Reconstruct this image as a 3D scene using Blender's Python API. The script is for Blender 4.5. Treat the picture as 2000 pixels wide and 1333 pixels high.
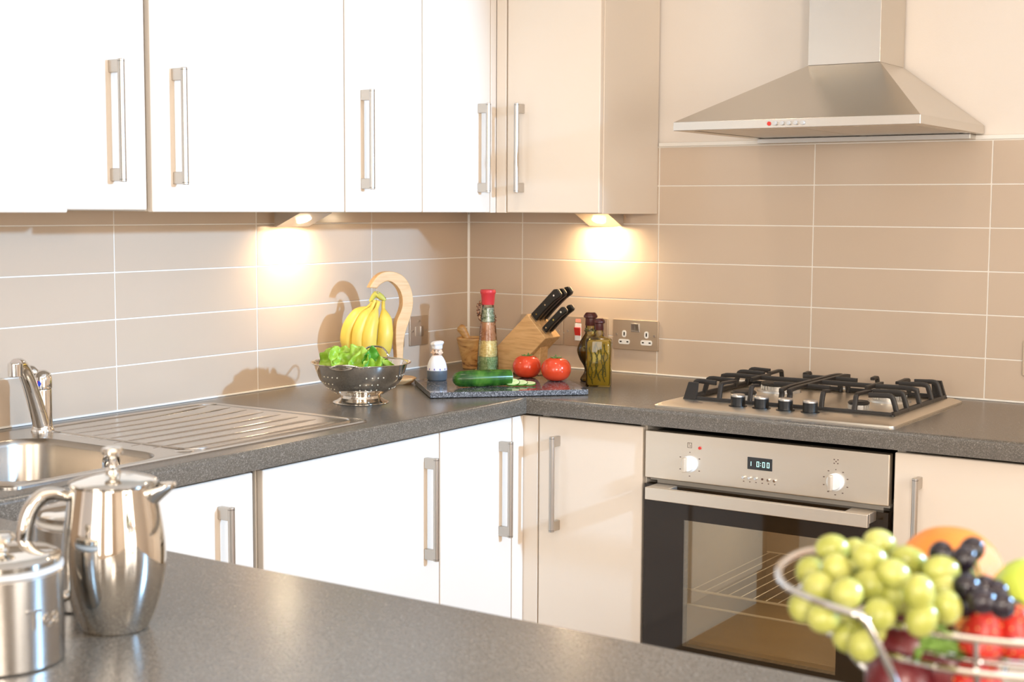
import bpy, bmesh, math, random
from mathutils import Vector, Matrix, noise
random.seed(7)
PI=math.pi
for o in list(bpy.data.objects): bpy.data.objects.remove(o)
SC=bpy.context.scene
COL=SC.collection
# ------------------------------------------------------------------ camera
cam=bpy.data.cameras.new('camera'); co=bpy.data.objects.new('camera',cam); COL.objects.link(co)
cam.sensor_width=36; cam.lens=2793.76/2000*36
co.location=(2.5507,-3.5756,1.3763); co.rotation_euler=(1.4789,-0.0049,0.5895)
cam.dof.use_dof=True; cam.dof.focus_distance=3.45; cam.dof.aperture_fstop=8.2
cam.clip_start=.05
SC.camera=co
# ------------------------------------------------------------------ colour management, world
SC.view_settings.view_transform='Standard'; SC.view_settings.look='None'
SC.view_settings.gamma=1; SC.view_settings.use_curve_mapping=False
SC.view_settings.exposure=-0.3
w=bpy.data.worlds.new('daylight'); SC.world=w; w.use_nodes=True
w.node_tree.nodes['Background'].inputs[0].default_value=(.85,.92,1,1)
w.node_tree.nodes['Background'].inputs[1].default_value=1.5
# ------------------------------------------------------------------ lights
def lamp(name,typ,loc,energy,color,target=None,size=None,size_y=None,blend=.3,angle=None,parent=None,spec=None):
    l=bpy.data.lights.new(name,typ); l.energy=energy; l.color=color
    if typ=='AREA':
        l.shape='RECTANGLE'; l.size=size; l.size_y=size_y or size
    else: l.shadow_soft_size=size
    if typ=='SPOT': l.spot_size=angle; l.spot_blend=blend
    if spec is not None: l.specular_factor=spec
    o=bpy.data.objects.new(name,l); COL.objects.link(o); o.location=loc
    if target is not None:
        o.rotation_euler=(Vector(target)-Vector(loc)).to_track_quat('-Z','Y').to_euler()
    if parent: o.parent=parent
    return o
# photographic key light from the right, ceiling downlights, and added fill lamps at ceiling and windows
lamp('key_light','SPOT',(3.75,-1.02,1.90),660,(.345,.63,1.0),target=(0,-2.75,1.2),size=.055,angle=math.radians(76),blend=.16)
for (x,y,e) in ((.83,-1.05,13),(1.75,-1.15,14),(2.6,-2.3,14)):
    lamp('downlight','SPOT',(x,y,2.38),e,(1,.80,.58),target=(x,y+.15,0),size=.035,angle=math.radians(125),blend=.8)
lamp('ceiling_fill','AREA',(2.3,-2.6,2.36),14,(1,.84,.68),target=(2.0,-2.0,0),size=2.4,size_y=2.4)  # added soft fill from above, stands in for ceiling bounce
lamp('uplight_fill','SPOT',(3.3,-4.3,1.75),165,(1,.86,.72),target=(2.3,-2.6,2.4),size=.12,angle=math.radians(120),blend=1)  # added floating uplight that brightens the ceiling
lamp('window_light','AREA',(1.75,-5.12,1.45),36,(1,.90,.78),target=(1.75,0,1.3),size=.95,size_y=1.5)  # added warm frontal fill, set in the unseen window openings
lamp('window_light','AREA',(3.35,-5.12,1.45),36,(1,.90,.78),target=(3.2,0,1.3),size=.95,size_y=1.5)

lamp('window_light','AREA',(4.52,-2.75,1.4),50,(1,.90,.80),target=(0,-2.3,1.3),size=1.3,size_y=1.25)  # large soft side fill, added to lift the left wall
# ================================================================== helpers
def sock(n,name,val):
    if name in n.inputs: n.inputs[name].default_value=val
def pmat(name,col,rough=.5,metal=0,spec=.5,coat=0,bump=0,bscale=80,cvar=0,cscale=20,emit=None,estr=0,trans=0,ior=1.45,aniso=0,rvar=0,sss=0,stretch=None):
    m=bpy.data.materials.new(name); m.use_nodes=True; nt=m.node_tree; b=nt.nodes['Principled BSDF']
    sock(b,'Base Color',(*col,1)); sock(b,'Roughness',rough); sock(b,'Metallic',metal); sock(b,'Specular IOR Level',spec)
    sock(b,'Coat Weight',coat); sock(b,'Coat Roughness',.08); sock(b,'IOR',ior); sock(b,'Transmission Weight',trans)
    sock(b,'Anisotropic',aniso)
    if sss: sock(b,'Subsurface Weight',sss); sock(b,'Subsurface Radius',(.01,.008,.004)); sock(b,'Subsurface Scale',1.0)
    if emit: sock(b,'Emission Color',(*emit,1)); sock(b,'Emission Strength',estr)
    tc=nt.nodes.new('ShaderNodeTexCoord'); src=tc.outputs['Object']
    if stretch:
        mp=nt.nodes.new('ShaderNodeMapping'); mp.inputs['Scale'].default_value=stretch; nt.links.new(src,mp.inputs[0]); src=mp.outputs[0]
    if cvar:
        n=nt.nodes.new('ShaderNodeTexNoise'); n.inputs['Scale'].default_value=cscale; n.inputs['Detail'].default_value=4
        nt.links.new(src,n.inputs['Vector'])
        r=nt.nodes.new('ShaderNodeMapRange'); r.inputs['To Min'].default_value=1-cvar; r.inputs['To Max'].default_value=1+cvar
        nt.links.new(n.outputs['Fac'],r.inputs['Value'])
        mx=nt.nodes.new('ShaderNodeVectorMath'); mx.operation='SCALE'; mx.inputs[0].default_value=col
        nt.links.new(r.outputs[0],mx.inputs['Scale']); nt.links.new(mx.outputs[0],b.inputs['Base Color'])
    if rvar:
        n=nt.nodes.new('ShaderNodeTexNoise'); n.inputs['Scale'].default_value=cscale*2
        nt.links.new(src,n.inputs['Vector'])
        r=nt.nodes.new('ShaderNodeMapRange'); r.inputs['To Min'].default_value=max(0,rough-rvar); r.inputs['To Max'].default_value=rough+rvar
        nt.links.new(n.outputs['Fac'],r.inputs['Value']); nt.links.new(r.outputs[0],b.inputs['Roughness'])
    if bump:
        n=nt.nodes.new('ShaderNodeTexNoise'); n.inputs['Scale'].default_value=bscale; n.inputs['Detail'].default_value=3
        nt.links.new(src,n.inputs['Vector'])
        bp=nt.nodes.new('ShaderNodeBump'); bp.inputs['Strength'].default_value=bump; bp.inputs['Distance'].default_value=.001
        nt.links.new(n.outputs['Fac'],bp.inputs['Height']); nt.links.new(bp.outputs[0],b.inputs['Normal'])
    return m
def ramp_mat(name,cols,scale,rough,stretch=(1,1,1),tex='noise',spec=.5,bump=0,coat=0,detail=5,dist=0,metal=0):
    m=bpy.data.materials.new(name); m.use_nodes=True; nt=m.node_tree; b=nt.nodes['Principled BSDF']
    sock(b,'Roughness',rough); sock(b,'Specular IOR Level',spec); sock(b,'Coat Weight',coat); sock(b,'Metallic',metal)
    tc=nt.nodes.new('ShaderNodeTexCoord'); mp=nt.nodes.new('ShaderNodeMapping'); mp.inputs['Scale'].default_value=stretch
    nt.links.new(tc.outputs['Object'],mp.inputs[0])
    if tex=='noise':
        n=nt.nodes.new('ShaderNodeTexNoise'); n.inputs['Detail'].default_value=detail; n.inputs['Distortion'].default_value=dist; out=n.outputs['Fac']
    elif tex=='voronoi':
        n=nt.nodes.new('ShaderNodeTexVoronoi'); out=n.outputs['Color']
    else:
        n=nt.nodes.new('ShaderNodeTexWave'); n.inputs['Distortion'].default_value=dist; n.inputs['Detail'].default_value=detail; out=n.outputs['Fac']
    n.inputs['Scale'].default_value=scale
    nt.links.new(mp.outputs[0],n.inputs['Vector'])
    cr=nt.nodes.new('ShaderNodeValToRGB'); nt.links.new(out,cr.inputs[0])
    e=cr.color_ramp.elements
    e[0].position=cols[0][0]; e[0].color=(*cols[0][1],1); e[1].position=cols[-1][0]; e[1].color=(*cols[-1][1],1)
    for p,c in cols[1:-1]:
        k=e.new(p); k.color=(*c,1)
    nt.links.new(cr.outputs[0],b.inputs['Base Color'])
    if bump:
        bp=nt.nodes.new('ShaderNodeBump'); bp.inputs['Strength'].default_value=bump; bp.inputs['Distance'].default_value=.001
        nt.links.new(out,bp.inputs['Height']); nt.links.new(bp.outputs[0],b.inputs['Normal'])
    return m
def obj(name,bm,mat,parent=None,world=False,bevel=0,bseg=2,smooth=True,angle=35,label=None,thick=0,sub=0):
    me=bpy.data.meshes.new(name)
    if world and parent:
        r=parent
        while r.parent: r=r.parent
        bm.transform((Matrix.Translation(r.location)@r.rotation_euler.to_matrix().to_4x4()).inverted())
    bmesh.ops.recalc_face_normals(bm,faces=bm.faces)
    if smooth:
        for f in bm.faces: f.smooth=True
        th=math.radians(angle)
        for e in bm.edges:
            if len(e.link_faces)==2: e.smooth=e.calc_face_angle(0)<th
    bm.to_mesh(me); bm.free()
    mats=mat if isinstance(mat,(list,tuple)) else [mat]
    for m in mats: me.materials.append(m)
    o=bpy.data.objects.new(name,me); COL.objects.link(o)
    if parent: o.parent=parent
    if sub:
        s=o.modifiers.new('sub','SUBSURF'); s.levels=s.render_levels=sub
    if thick:
        s=o.modifiers.new('thick','SOLIDIFY'); s.thickness=thick; s.offset=0
    if bevel:
        b=o.modifiers.new('bevel','BEVEL'); b.width=bevel; b.segments=bseg; b.limit_method='ANGLE'; b.angle_limit=math.radians(40); b.harden_normals=True
    if label: o['label']=label
    return o
def pieces(name,bm,mat,parent=None,**k):
    bm.verts.index_update(); left=set(bm.verts); groups=[]
    while left:
        st=[left.pop()]; g=set(st)
        while st:
            v=st.pop()
            for e in v.link_edges:
                o=e.other_vert(v)
                if o in left: left.discard(o); g.add(o); st.append(o)
        groups.append(g)
    out=[]
    for g in groups:
        b=NB(); m={v:b.verts.new(v.co) for v in sorted(g,key=lambda v:v.index)}
        for f in bm.faces:
            if f.verts[0] in g: b.faces.new([m[v] for v in f.verts]).material_index=f.material_index
        out.append(obj(name,b,mat,parent,**k))
    bm.free(); return out
def tag(o,label,cat,group=None,kind=None):
    o['label']=label; o['category']=cat
    if group: o['group']=group
    if kind: o['kind']=kind
    return o
def thing(name,label,cat,loc=(0,0,0),rz=0,group=None):
    o=bpy.data.objects.new(name,None); COL.objects.link(o); o.location=loc; o.rotation_euler=(0,0,rz); o.empty_display_size=.05
    return tag(o,label,cat,group)
def struct(name,bm,mat,parent=None,**k):
    o=obj(name,bm,mat,parent,**k)
    if not parent: o['kind']='structure'
    return o
def dup(root,loc,rz=None,label=None,parent=None):
    r=root.copy(); COL.objects.link(r)
    if loc is not None: r.location=loc
    if rz is not None: r.rotation_euler=(0,0,rz)
    if label: r['label']=label
    if parent: r.parent=parent
    for ch in list(root.children): dup(ch,None,parent=r)
    return r
def NB(): return bmesh.new()
def box(bm,x0,x1,y0,y1,z0,z1,M=None,mi=0):
    v=[bm.verts.new((x,y,z)) for x in (x0,x1) for y in (y0,y1) for z in (z0,z1)]
    fs=[bm.faces.new([v[i] for i in f]) for f in ((0,1,3,2),(4,6,7,5),(0,4,5,1),(2,3,7,6),(0,2,6,4),(1,5,7,3))]
    for f in fs: f.material_index=mi
    if M is not None:
        for q in v: q.co=M@q.co
    return v
def cyl(bm,p0,p1,r0,r1=None,seg=20,cap=True,mi=0):
    r1=r0 if r1 is None else r1
    p0,p1=Vector(p0),Vector(p1); d=(p1-p0).normalized(); q=d.to_track_quat('Z','Y')
    rings=[]
    for p,r in ((p0,r0),(p1,r1)):
        rings.append([bm.verts.new(p+q@Vector((r*math.cos(2*PI*i/seg),r*math.sin(2*PI*i/seg),0))) for i in range(seg)])
    for i in range(seg):
        bm.faces.new((rings[0][i],rings[0][(i+1)%seg],rings[1][(i+1)%seg],rings[1][i])).material_index=mi
    if cap:
        bm.faces.new(rings[0][::-1]).material_index=mi; bm.faces.new(rings[1]).material_index=mi
def lathe(bm,prof,seg=48,M=None,mi=0,sq=None):
    rings=[]
    for r,z in prof:
        if r<1e-6: rings.append([bm.verts.new((0,0,z))])
        else:
            L=[]
            for i in range(seg):
                a=2*PI*i/seg; L.append(bm.verts.new((r*math.cos(a),r*math.sin(a),z)))
            rings.append(L)
    for A,B in zip(rings,rings[1:]):
        for i in range(seg):
            a,b=A[i%len(A)],A[(i+1)%len(A)]; c,d=B[(i+1)%len(B)],B[i%len(B)]
            vs=[]
            for q in (a,b,c,d):
                if q not in vs: vs.append(q)
            if len(vs)>2:
                try: bm.faces.new(vs).material_index=mi
                except ValueError: pass
    if M is not None:
        for R in rings:
            for q in R: q.co=M@q.co
def smoothpts(P,n=6,closed=False):
    P=[Vector(p) for p in P]; out=[]; N=len(P)
    rng=range(N) if closed else range(N-1)
    for i in rng:
        p0=P[(i-1)%N] if (closed or i>0) else P[0]; p1=P[i]; p2=P[(i+1)%N]; p3=P[(i+2)%N] if (closed or i+2<N) else P[-1]
        for k in range(n):
            t=k/n
            out.append(.5*((2*p1)+(-p0+p2)*t+(2*p0-5*p1+4*p2-p3)*t*t+(-p0+3*p1-3*p2+p3)*t**3))
    if not closed: out.append(P[-1])
    return out
def sweep(bm,P,R,seg=10,closed=False,shape=None,mi=0,cap=True,up=None):
    P=[Vector(p) for p in P]; N=len(P)
    if not isinstance(R,(list,tuple)): R=[R]*N
    if len(R)!=N:
        R2=[]
        for i in range(N):
            t=i/(N-1)*(len(R)-1); k=min(int(t),len(R)-2); R2.append(R[k]*(1-(t-k))+R[k+1]*(t-k))
        R=R2
    if shape is None: shape=[(math.cos(2*PI*i/seg),math.sin(2*PI*i/seg)) for i in range(seg)]
    seg=len(shape); rings=[]; nrm=None
    for i in range(N):
        if closed: t=(P[(i+1)%N]-P[i-1]).normalized()
        else: t=(P[min(i+1,N-1)]-P[max(i-1,0)]).normalized()
        if nrm is None:
            a=Vector(up) if up else (Vector((0,0,1)) if abs(t.z)<.9 else Vector((1,0,0)))
            nrm=(a-t*a.dot(t)).normalized()
        else:
            nrm=(nrm-t*nrm.dot(t)).normalized()
        b=t.cross(nrm)
        rings.append([bm.verts.new(P[i]+(nrm*s[0]+b*s[1])*R[i]) for s in shape])
    rr=range(N) if closed else range(N-1)
    for i in rr:
        A=rings[i];B=rings[(i+1)%N]
        for k in range(seg): bm.faces.new((A[k],A[(k+1)%seg],B[(k+1)%seg],B[k])).material_index=mi
    if cap and not closed:
        bm.faces.new(rings[0][::-1]).material_index=mi; bm.faces.new(rings[-1]).material_index=mi
def prism(bm,pts,a,b,axis='y',M=None,mi=0):
    def P(p,t):
        if axis=='y': return (p[0],t,p[1])
        if axis=='x': return (t,p[0],p[1])
        return (p[0],p[1],t)
    A=[bm.verts.new(P(p,a)) for p in pts]; B=[bm.verts.new(P(p,b)) for p in pts]
    fs=[bm.faces.new(A),bm.faces.new(B[::-1])]
    n=len(pts)
    for i in range(n): fs.append(bm.faces.new((A[i],B[i],B[(i+1)%n],A[(i+1)%n])))
    for f in fs: f.material_index=mi
    if M is not None:
        for v in A+B: v.co=M@v.co
def rrect(cx,cy,w,h,r,n=6):
    out=[]
    for (sx,sy,a0) in ((1,1,0),(-1,1,90),(-1,-1,180),(1,-1,270)):
        for k in range(n+1):
            a=math.radians(a0+90*k/n); out.append((cx+sx*(w/2-r)+r*math.cos(a),cy+sy*(h/2-r)+r*math.sin(a)))
    return out
def sphere(bm,c,r,seg=16,ring=10,sc=(1,1,1),M=None,mi=0):
    g=bmesh.ops.create_uvsphere(bm,u_segments=seg,v_segments=ring,radius=r)
    for v in g['verts']:
        v.co=Vector((v.co.x*sc[0],v.co.y*sc[1],v.co.z*sc[2]))
        if M is not None: v.co=M@v.co
        v.co+=Vector(c)
        for f in v.link_faces: f.material_index=mi
def textmesh(s,size,ext=.0004):
    c=bpy.data.curves.new('t','FONT'); c.body=s; c.size=size; c.extrude=ext; c.align_x='CENTER'; c.align_y='CENTER'
    o=bpy.data.objects.new('t',c); COL.objects.link(o)
    bpy.context.view_layer.update()
    me=bpy.data.meshes.new_from_object(o.evaluated_get(bpy.context.evaluated_depsgraph_get()))
    bm=NB(); bm.from_mesh(me); bpy.data.objects.remove(o); bpy.data.curves.remove(c); bpy.data.meshes.remove(me)
    return bm

# ================================================================== materials
M_paint=pmat('wall_paint',(.82,.74,.655),.75,bump=.15,bscale=300)
M_ceil=pmat('ceiling_paint',(.86,.84,.80),.9)
M_tile=pmat('beige_tile',(.58,.46,.35),.16,spec=.5,cvar=.03,cscale=3,bump=.05,bscale=12)
M_grout=pmat('grout',(.82,.77,.69),.85)
M_seal=pmat('white_sealant',(.88,.84,.77),.4)
M_door=pmat('cream_door',(.80,.70,.59),.27,spec=.5)
M_carc=pmat('cream_carcass',(.80,.73,.64),.5)
M_gapshade=pmat('gap_shade',(.03,.025,.02),.9)  # near-black colour painting the shade inside the gap
M_floor=ramp_mat('wood_floor',[(0,(.28,.16,.07)),(.5,(.40,.24,.11)),(1,(.50,.32,.16))],6,.35,stretch=(1,8,1))
M_top=ramp_mat('grey_laminate',[(.0,(.068,.056,.043)),(.5,(.112,.094,.073)),(.75,(.150,.130,.104)),(.9,(.23,.20,.165)),(1,(.34,.305,.25))],620,.25,tex='voronoi',spec=.85)
M_steel=pmat('brushed_steel',(.56,.53,.49),.30,metal=1,bump=.08,bscale=60,stretch=(1,1,60),rvar=.04,aniso=.4)
M_hood=pmat('hood_steel',(.66,.62,.56),.25,metal=1,bump=.03,bscale=40,stretch=(1,1,80),aniso=.6)
tn=M_hood.node_tree.nodes.new('ShaderNodeTangent'); tn.direction_type='RADIAL'; tn.axis='Z'; M_hood.node_tree.links.new(tn.outputs[0],M_hood.node_tree.nodes['Principled BSDF'].inputs['Tangent'])
M_nickel=pmat('satin_nickel',(.54,.50,.45),.32,metal=1)
M_chrome=pmat('chrome',(.78,.76,.73),.06,metal=1)
M_mirror=pmat('polished_steel',(.70,.665,.61),.055,metal=1)
M_can=pmat('satin_canister_steel',(.60,.575,.54),.2,metal=1,aniso=.5,bump=.03,bscale=50,stretch=(1,1,.05))
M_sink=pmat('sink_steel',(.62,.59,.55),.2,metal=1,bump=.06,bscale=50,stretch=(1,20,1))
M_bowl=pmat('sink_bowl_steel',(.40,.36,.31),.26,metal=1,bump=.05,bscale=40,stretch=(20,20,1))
M_hobst=pmat('hob_steel',(.80,.73,.62),.36,metal=1,bump=.04,bscale=60,stretch=(1,40,1))
M_black=pmat('black_plastic',(.012,.011,.010),.3)
M_iron=pmat('black_cast_iron',(.022,.019,.017),.42,bump=.2,bscale=500)
M_white=pmat('white_plastic',(.80,.80,.78),.35)
M_oven=pmat('oven_steel',(.78,.69,.57),.34,metal=.9,bump=.05,bscale=40,stretch=(1,1,60))
M_blackglass=pmat('black_glass',(.022,.013,.006),.04,spec=.5)
M_enamel=pmat('grey_enamel',(.46,.42,.36),.4,cvar=.1,cscale=30)
M_brass=pmat('socket_plate',(.60,.49,.37),.42,metal=.8)
M_red=pmat('red_plastic',(.62,.04,.03),.3)
M_wood=ramp_mat('beech',[(.2,(.62,.36,.15)),(.5,(.74,.46,.22)),(.8,(.80,.53,.27))],14,.42,stretch=(1,8,8),detail=6,dist=.6)
M_block=ramp_mat('knife_block_oak',[(.25,(.50,.27,.10)),(.5,(.66,.39,.165)),(.8,(.74,.47,.22))],16,.42,stretch=(1,6,9),detail=6,dist=.5)
M_olive=ramp_mat('olive_wood',[(.30,(.16,.06,.02)),(.42,(.48,.25,.08)),(.6,(.62,.36,.13)),(.8,(.44,.20,.06))],9,.35,stretch=(1,1,3),detail=3,dist=2.5)
M_granite=ramp_mat('granite',[(.0,(.012,.012,.014)),(.4,(.05,.047,.047)),(.65,(.16,.15,.15)),(.85,(.36,.35,.35)),(1,(.62,.60,.59))],330,.07,tex='voronoi',spec=.6)
M_granedge=ramp_mat('sawn_granite',[(.0,(.012,.012,.015)),(.35,(.045,.044,.047)),(.6,(.12,.118,.12)),(.85,(.28,.275,.28)),(1,(.50,.49,.49))],480,.5,tex='voronoi')
M_banana=ramp_mat('banana_skin',[(.0,(.10,.045,.01)),(.24,(.66,.46,.07)),(.5,(.76,.56,.09)),(1,(.80,.64,.17))],26,.42,detail=2,stretch=(1,1,.45))
M_bstem=pmat('banana_stalk',(.55,.52,.10),.5)
M_bcrown=pmat('banana_crown',(.14,.08,.03),.7)
M_lett=ramp_mat('lettuce',[(.25,(.13,.30,.015)),(.5,(.33,.52,.04)),(.75,(.60,.74,.18))],22,.4,detail=4)
M_lettd=ramp_mat('dark_lettuce',[(.2,(.03,.16,.01)),(.6,(.10,.34,.03)),(.9,(.25,.50,.08))],25,.4,detail=4)
M_tomato=pmat('tomato_skin',(.66,.060,.018),.16,spec=.6,cvar=.10,cscale=14,sss=.1)
M_calyx=pmat('tomato_calyx',(.08,.17,.03),.6)
M_cuc=ramp_mat('cucumber_skin',[(.35,(.012,.055,.006)),(.55,(.035,.13,.010)),(.8,(.13,.26,.035))],34,.25,stretch=(1,1,.25),detail=4,bump=.3)
M_cucflesh=ramp_mat('cucumber_flesh',[(.3,(.55,.72,.25)),(.7,(.80,.86,.50))],90,.3)
M_darkred=pmat('maroon_wax',(.065,.012,.010),.3)
M_redwax=pmat('red_wax',(.62,.045,.05),.35)
def glassmat(name,tint,rough=0.0,ior=1.45,gt=(1,1,1),fac=None):
    m=bpy.data.materials.new(name); m.use_nodes=True; nt=m.node_tree; nt.nodes.remove(nt.nodes['Principled BSDF'])
    out=nt.nodes['Material Output']; mix=nt.nodes.new('ShaderNodeMixShader'); tr=nt.nodes.new('ShaderNodeBsdfTransparent'); gl=nt.nodes.new('ShaderNodeBsdfGlossy')
    fr=nt.nodes.new('ShaderNodeFresnel'); fr.inputs[0].default_value=ior
    tr.inputs[0].default_value=(*tint,1); gl.inputs['Roughness'].default_value=rough; gl.inputs[0].default_value=(*gt,1)
    mix.inputs[0].default_value=fac or 0
    if fac is None: nt.links.new(fr.outputs[0],mix.inputs[0])
    nt.links.new(tr.outputs[0],mix.inputs[1]); nt.links.new(gl.outputs[0],mix.inputs[2]); nt.links.new(mix.outputs[0],out.inputs[0])
    return m
M_glass=glassmat('clear_glass',(.93,.95,.90),.01)
M_ovenglass=glassmat('oven_window_glass',(.80,.75,.66),.02,2.35,(1,.88,.72),.17)
M_oilglass=glassmat('oil_bottle_glass',(.80,.76,.42),.01)
M_oil=ramp_mat('golden_oil',[(.2,(.20,.12,.012)),(.5,(.42,.29,.04)),(.8,(.55,.42,.10))],14,.12,detail=3,stretch=(1,1,.4),coat=.6)
M_darkoil=ramp_mat('dark_oil',[(.2,(.06,.03,.006)),(.6,(.22,.12,.02)),(.9,(.30,.19,.04))],14,.08,detail=3,coat=.8)
M_herb=pmat('herb_sprigs',(.10,.11,.03),.6)

# ================================================================== room shell
RX,RY,H=4.6,-5.2,2.4
bm=NB(); box(bm,-.15,RX+.15,RY-.15,.15,-.1,0); struct('floor',bm,M_floor,smooth=False)
bm=NB(); box(bm,-.15,RX+.15,RY-.15,.15,H,H+.1); struct('ceiling',bm,M_ceil,smooth=False)
bm=NB(); box(bm,-.15,RX+.15,.008,.15,0,H); wall_back=struct('wall_back',bm,M_paint,smooth=False)
bm=NB(); box(bm,-.15,-.008,RY-.15,.008,0,H); wall_left=struct('wall_left',bm,M_paint,smooth=False)
bm=NB()
for a in ((RY,-3.42,0,H),(-2.08,.008,0,H),(-3.42,-2.08,0,.75),(-3.42,-2.08,2.05,H)): box(bm,RX,RX+.15,a[0],a[1],a[2],a[3])
struct('wall_right',bm,M_paint,smooth=False)
bm=NB()
for a in ((-3.42,-3.37,.75,2.05),(-2.13,-2.08,.75,2.05),(-2.77,-2.73,.8,2.0),(-3.37,-2.13,.75,.80),(-3.37,-2.13,2.0,2.05)): box(bm,RX+.04,RX+.10,a[0],a[1],a[2],a[3])
struct('window_3',bm,M_white,smooth=False)  # unseen opening, added to house the side fill lamp
bm=NB()
wins=[(1.25,2.25),(2.85,3.85)]
for x0,x1 in ((-.008,1.25),(2.25,2.85),(3.85,RX)): box(bm,x0,x1,RY-.15,RY,0,H)
for x0,x1 in wins: box(bm,x0,x1,RY-.15,RY,0,.65); box(bm,x0,x1,RY-.15,RY,2.22,H)
struct('wall_front',bm,M_paint,smooth=False)
for i,(x0,x1) in enumerate(wins):
    bm=NB()
    for a in ((x0,x0+.05),(x1-.05,x1),((x0+x1)/2-.02,(x0+x1)/2+.02)): box(bm,a[0],a[1],RY-.10,RY-.04,.65,2.22)
    box(bm,x0,x1,RY-.10,RY-.04,.65,.70); box(bm,x0,x1,RY-.10,RY-.04,2.17,2.22)
    struct('window_%d'%(i+1),bm,M_white,smooth=False)
bm=NB(); box(bm,-.0079,.035,-4.25,-3.2,0,2.3)  # unseen door, added so the hood steel reflects something darker
for a in ((-4.1,-3.8),(-3.65,-3.35)):
    for b in ((.2,.95),(1.1,2.1)): box(bm,.0351,.041,a[0],a[1],b[0],b[1])
struct('added_dark_door',bm,pmat('dark_reflection_wood',(.30,.20,.12),.5),smooth=False)
# tiling: thin ceramic tiles over a grout bed
hr=.1072; G=.0016
zr=[.91+hr*(6-r)-.0026 for r in range(6)]+[.9135]
xs=[.0035,.197,.6544,1.1118,1.5692,2.0266,2.484,2.94,3.2]
ysl=[-.0035,-.4649,-.9223,-1.3797,-1.8371,-2.2945,-2.752,-3.1]
bm=NB()
for r in range(6):
    for a,b in zip(xs,xs[1:]):
        box(bm,a+G,b-G,0,.0075,zr[r+1]+G,zr[r]-G)
obj('splashback_tiles',bm,M_tile,wall_back,bevel=.0008,bseg=1)
bm=NB(); box(bm,0,3.2,.0012,.0079,.905,zr[0]+.003); obj('grout_bed',bm,M_grout,wall_back,smooth=False)
bm=NB()
for r in range(6):
    for a,b in zip(ysl,ysl[1:]):
        box(bm,-.0075,0,b+G,a-G,zr[r+1]+G,zr[r]-G)
obj('splashback_tiles',bm,M_tile,wall_left,bevel=.0008,bseg=1)
bm=NB(); box(bm,-.0079,-.0012,-3.1,0,.905,zr[0]+.003); obj('grout_bed',bm,M_grout,wall_left,smooth=False)
bm=NB(); box(bm,0,3.2,-.004,.0012,.9101,.9145); obj('sealant_bead',bm,M_seal,wall_back,bevel=.0015)
bm=NB(); box(bm,-.0012,.004,-3.1,0,.9101,.9145); obj('sealant_bead',bm,M_seal,wall_left,bevel=.0015)
bm=NB(); prism(bm,[(-.004,.004),(.0055,.003),(-.003,-.0055)],.912,1.36,'z'); obj('corner_sealant',bm,M_seal,wall_back,bevel=.001)
bm=NB(); box(bm,.652,3.2,-.0035,.0079,zr[0]+.0015,zr[0]+.0125); obj('tile_capping',bm,M_seal,wall_back,bevel=.002)

# ================================================================== worktops
def worktop(name,rects,hole,bevel_sel,label):
    bm=NB()
    X=sorted({x for r in rects for x in r[:2]}|({hole[0],hole[1]} if hole else set()))
    Y=sorted({y for r in rects for y in r[2:]}|({hole[2],hole[3]} if hole else set()))
    vd={}
    def V(x,y,z):
        k=(x,y,z)
        if k not in vd: vd[k]=bm.verts.new(k)
        return vd[k]
    def inside(x,y):
        if hole and hole[0]<x<hole[1] and hole[2]<y<hole[3]: return False
        return any(r[0]<x<r[1] and r[2]<y<r[3] for r in rects)
    for x0,x1 in zip(X,X[1:]):
        for y0,y1 in zip(Y,Y[1:]):
            if inside((x0+x1)/2,(y0+y1)/2): bm.faces.new((V(x0,y0,.91),V(x1,y0,.91),V(x1,y1,.91),V(x0,y1,.91)))
    g=bmesh.ops.extrude_face_region(bm,geom=list(bm.faces))
    bmesh.ops.translate(bm,verts=[v for v in g['geom'] if isinstance(v,bmesh.types.BMVert)],vec=(0,0,-.04))
    bmesh.ops.recalc_face_normals(bm,faces=bm.faces)
    es=[e for e in bm.edges if bevel_sel((e.verts[0].co+e.verts[1].co)/2,e)]
    bmesh.ops.bevel(bm,geom=es,offset=.011,segments=5,profile=.5,affect='EDGES')
    o=obj(name,bm,M_top,angle=30)
    return tag(o,label,'worktop')
def sel1(c,e):
    if abs(abs(e.verts[0].co.z)-abs(e.verts[1].co.z))>1e-5: return False
    if e.verts[0].co.z<.9: return False
    return (abs(c.x-.62)<1e-4 and c.y<-.62) or (abs(c.y+.62)<1e-4 and c.x>.62)
worktop('worktop',[(0.001,3.2,-.62,-.001),(0.001,.62,-3.1,-.62)],(.145,.55,-2.088,-1.712),sel1,'speckled dark grey laminate worktop wrapping the corner under sink and hob')
def sel2(c,e): return e.verts[0].co.z>.9 and e.verts[1].co.z>.9 and (abs(c.y+2.234)<1e-4 or abs(c.x-3.0)<1e-4)
worktop('worktop',[(.6202,3.0,-3.12,-2.234)],None,sel2,'speckled grey peninsula worktop in the foreground under coffee pot and fruit bowl')

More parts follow.
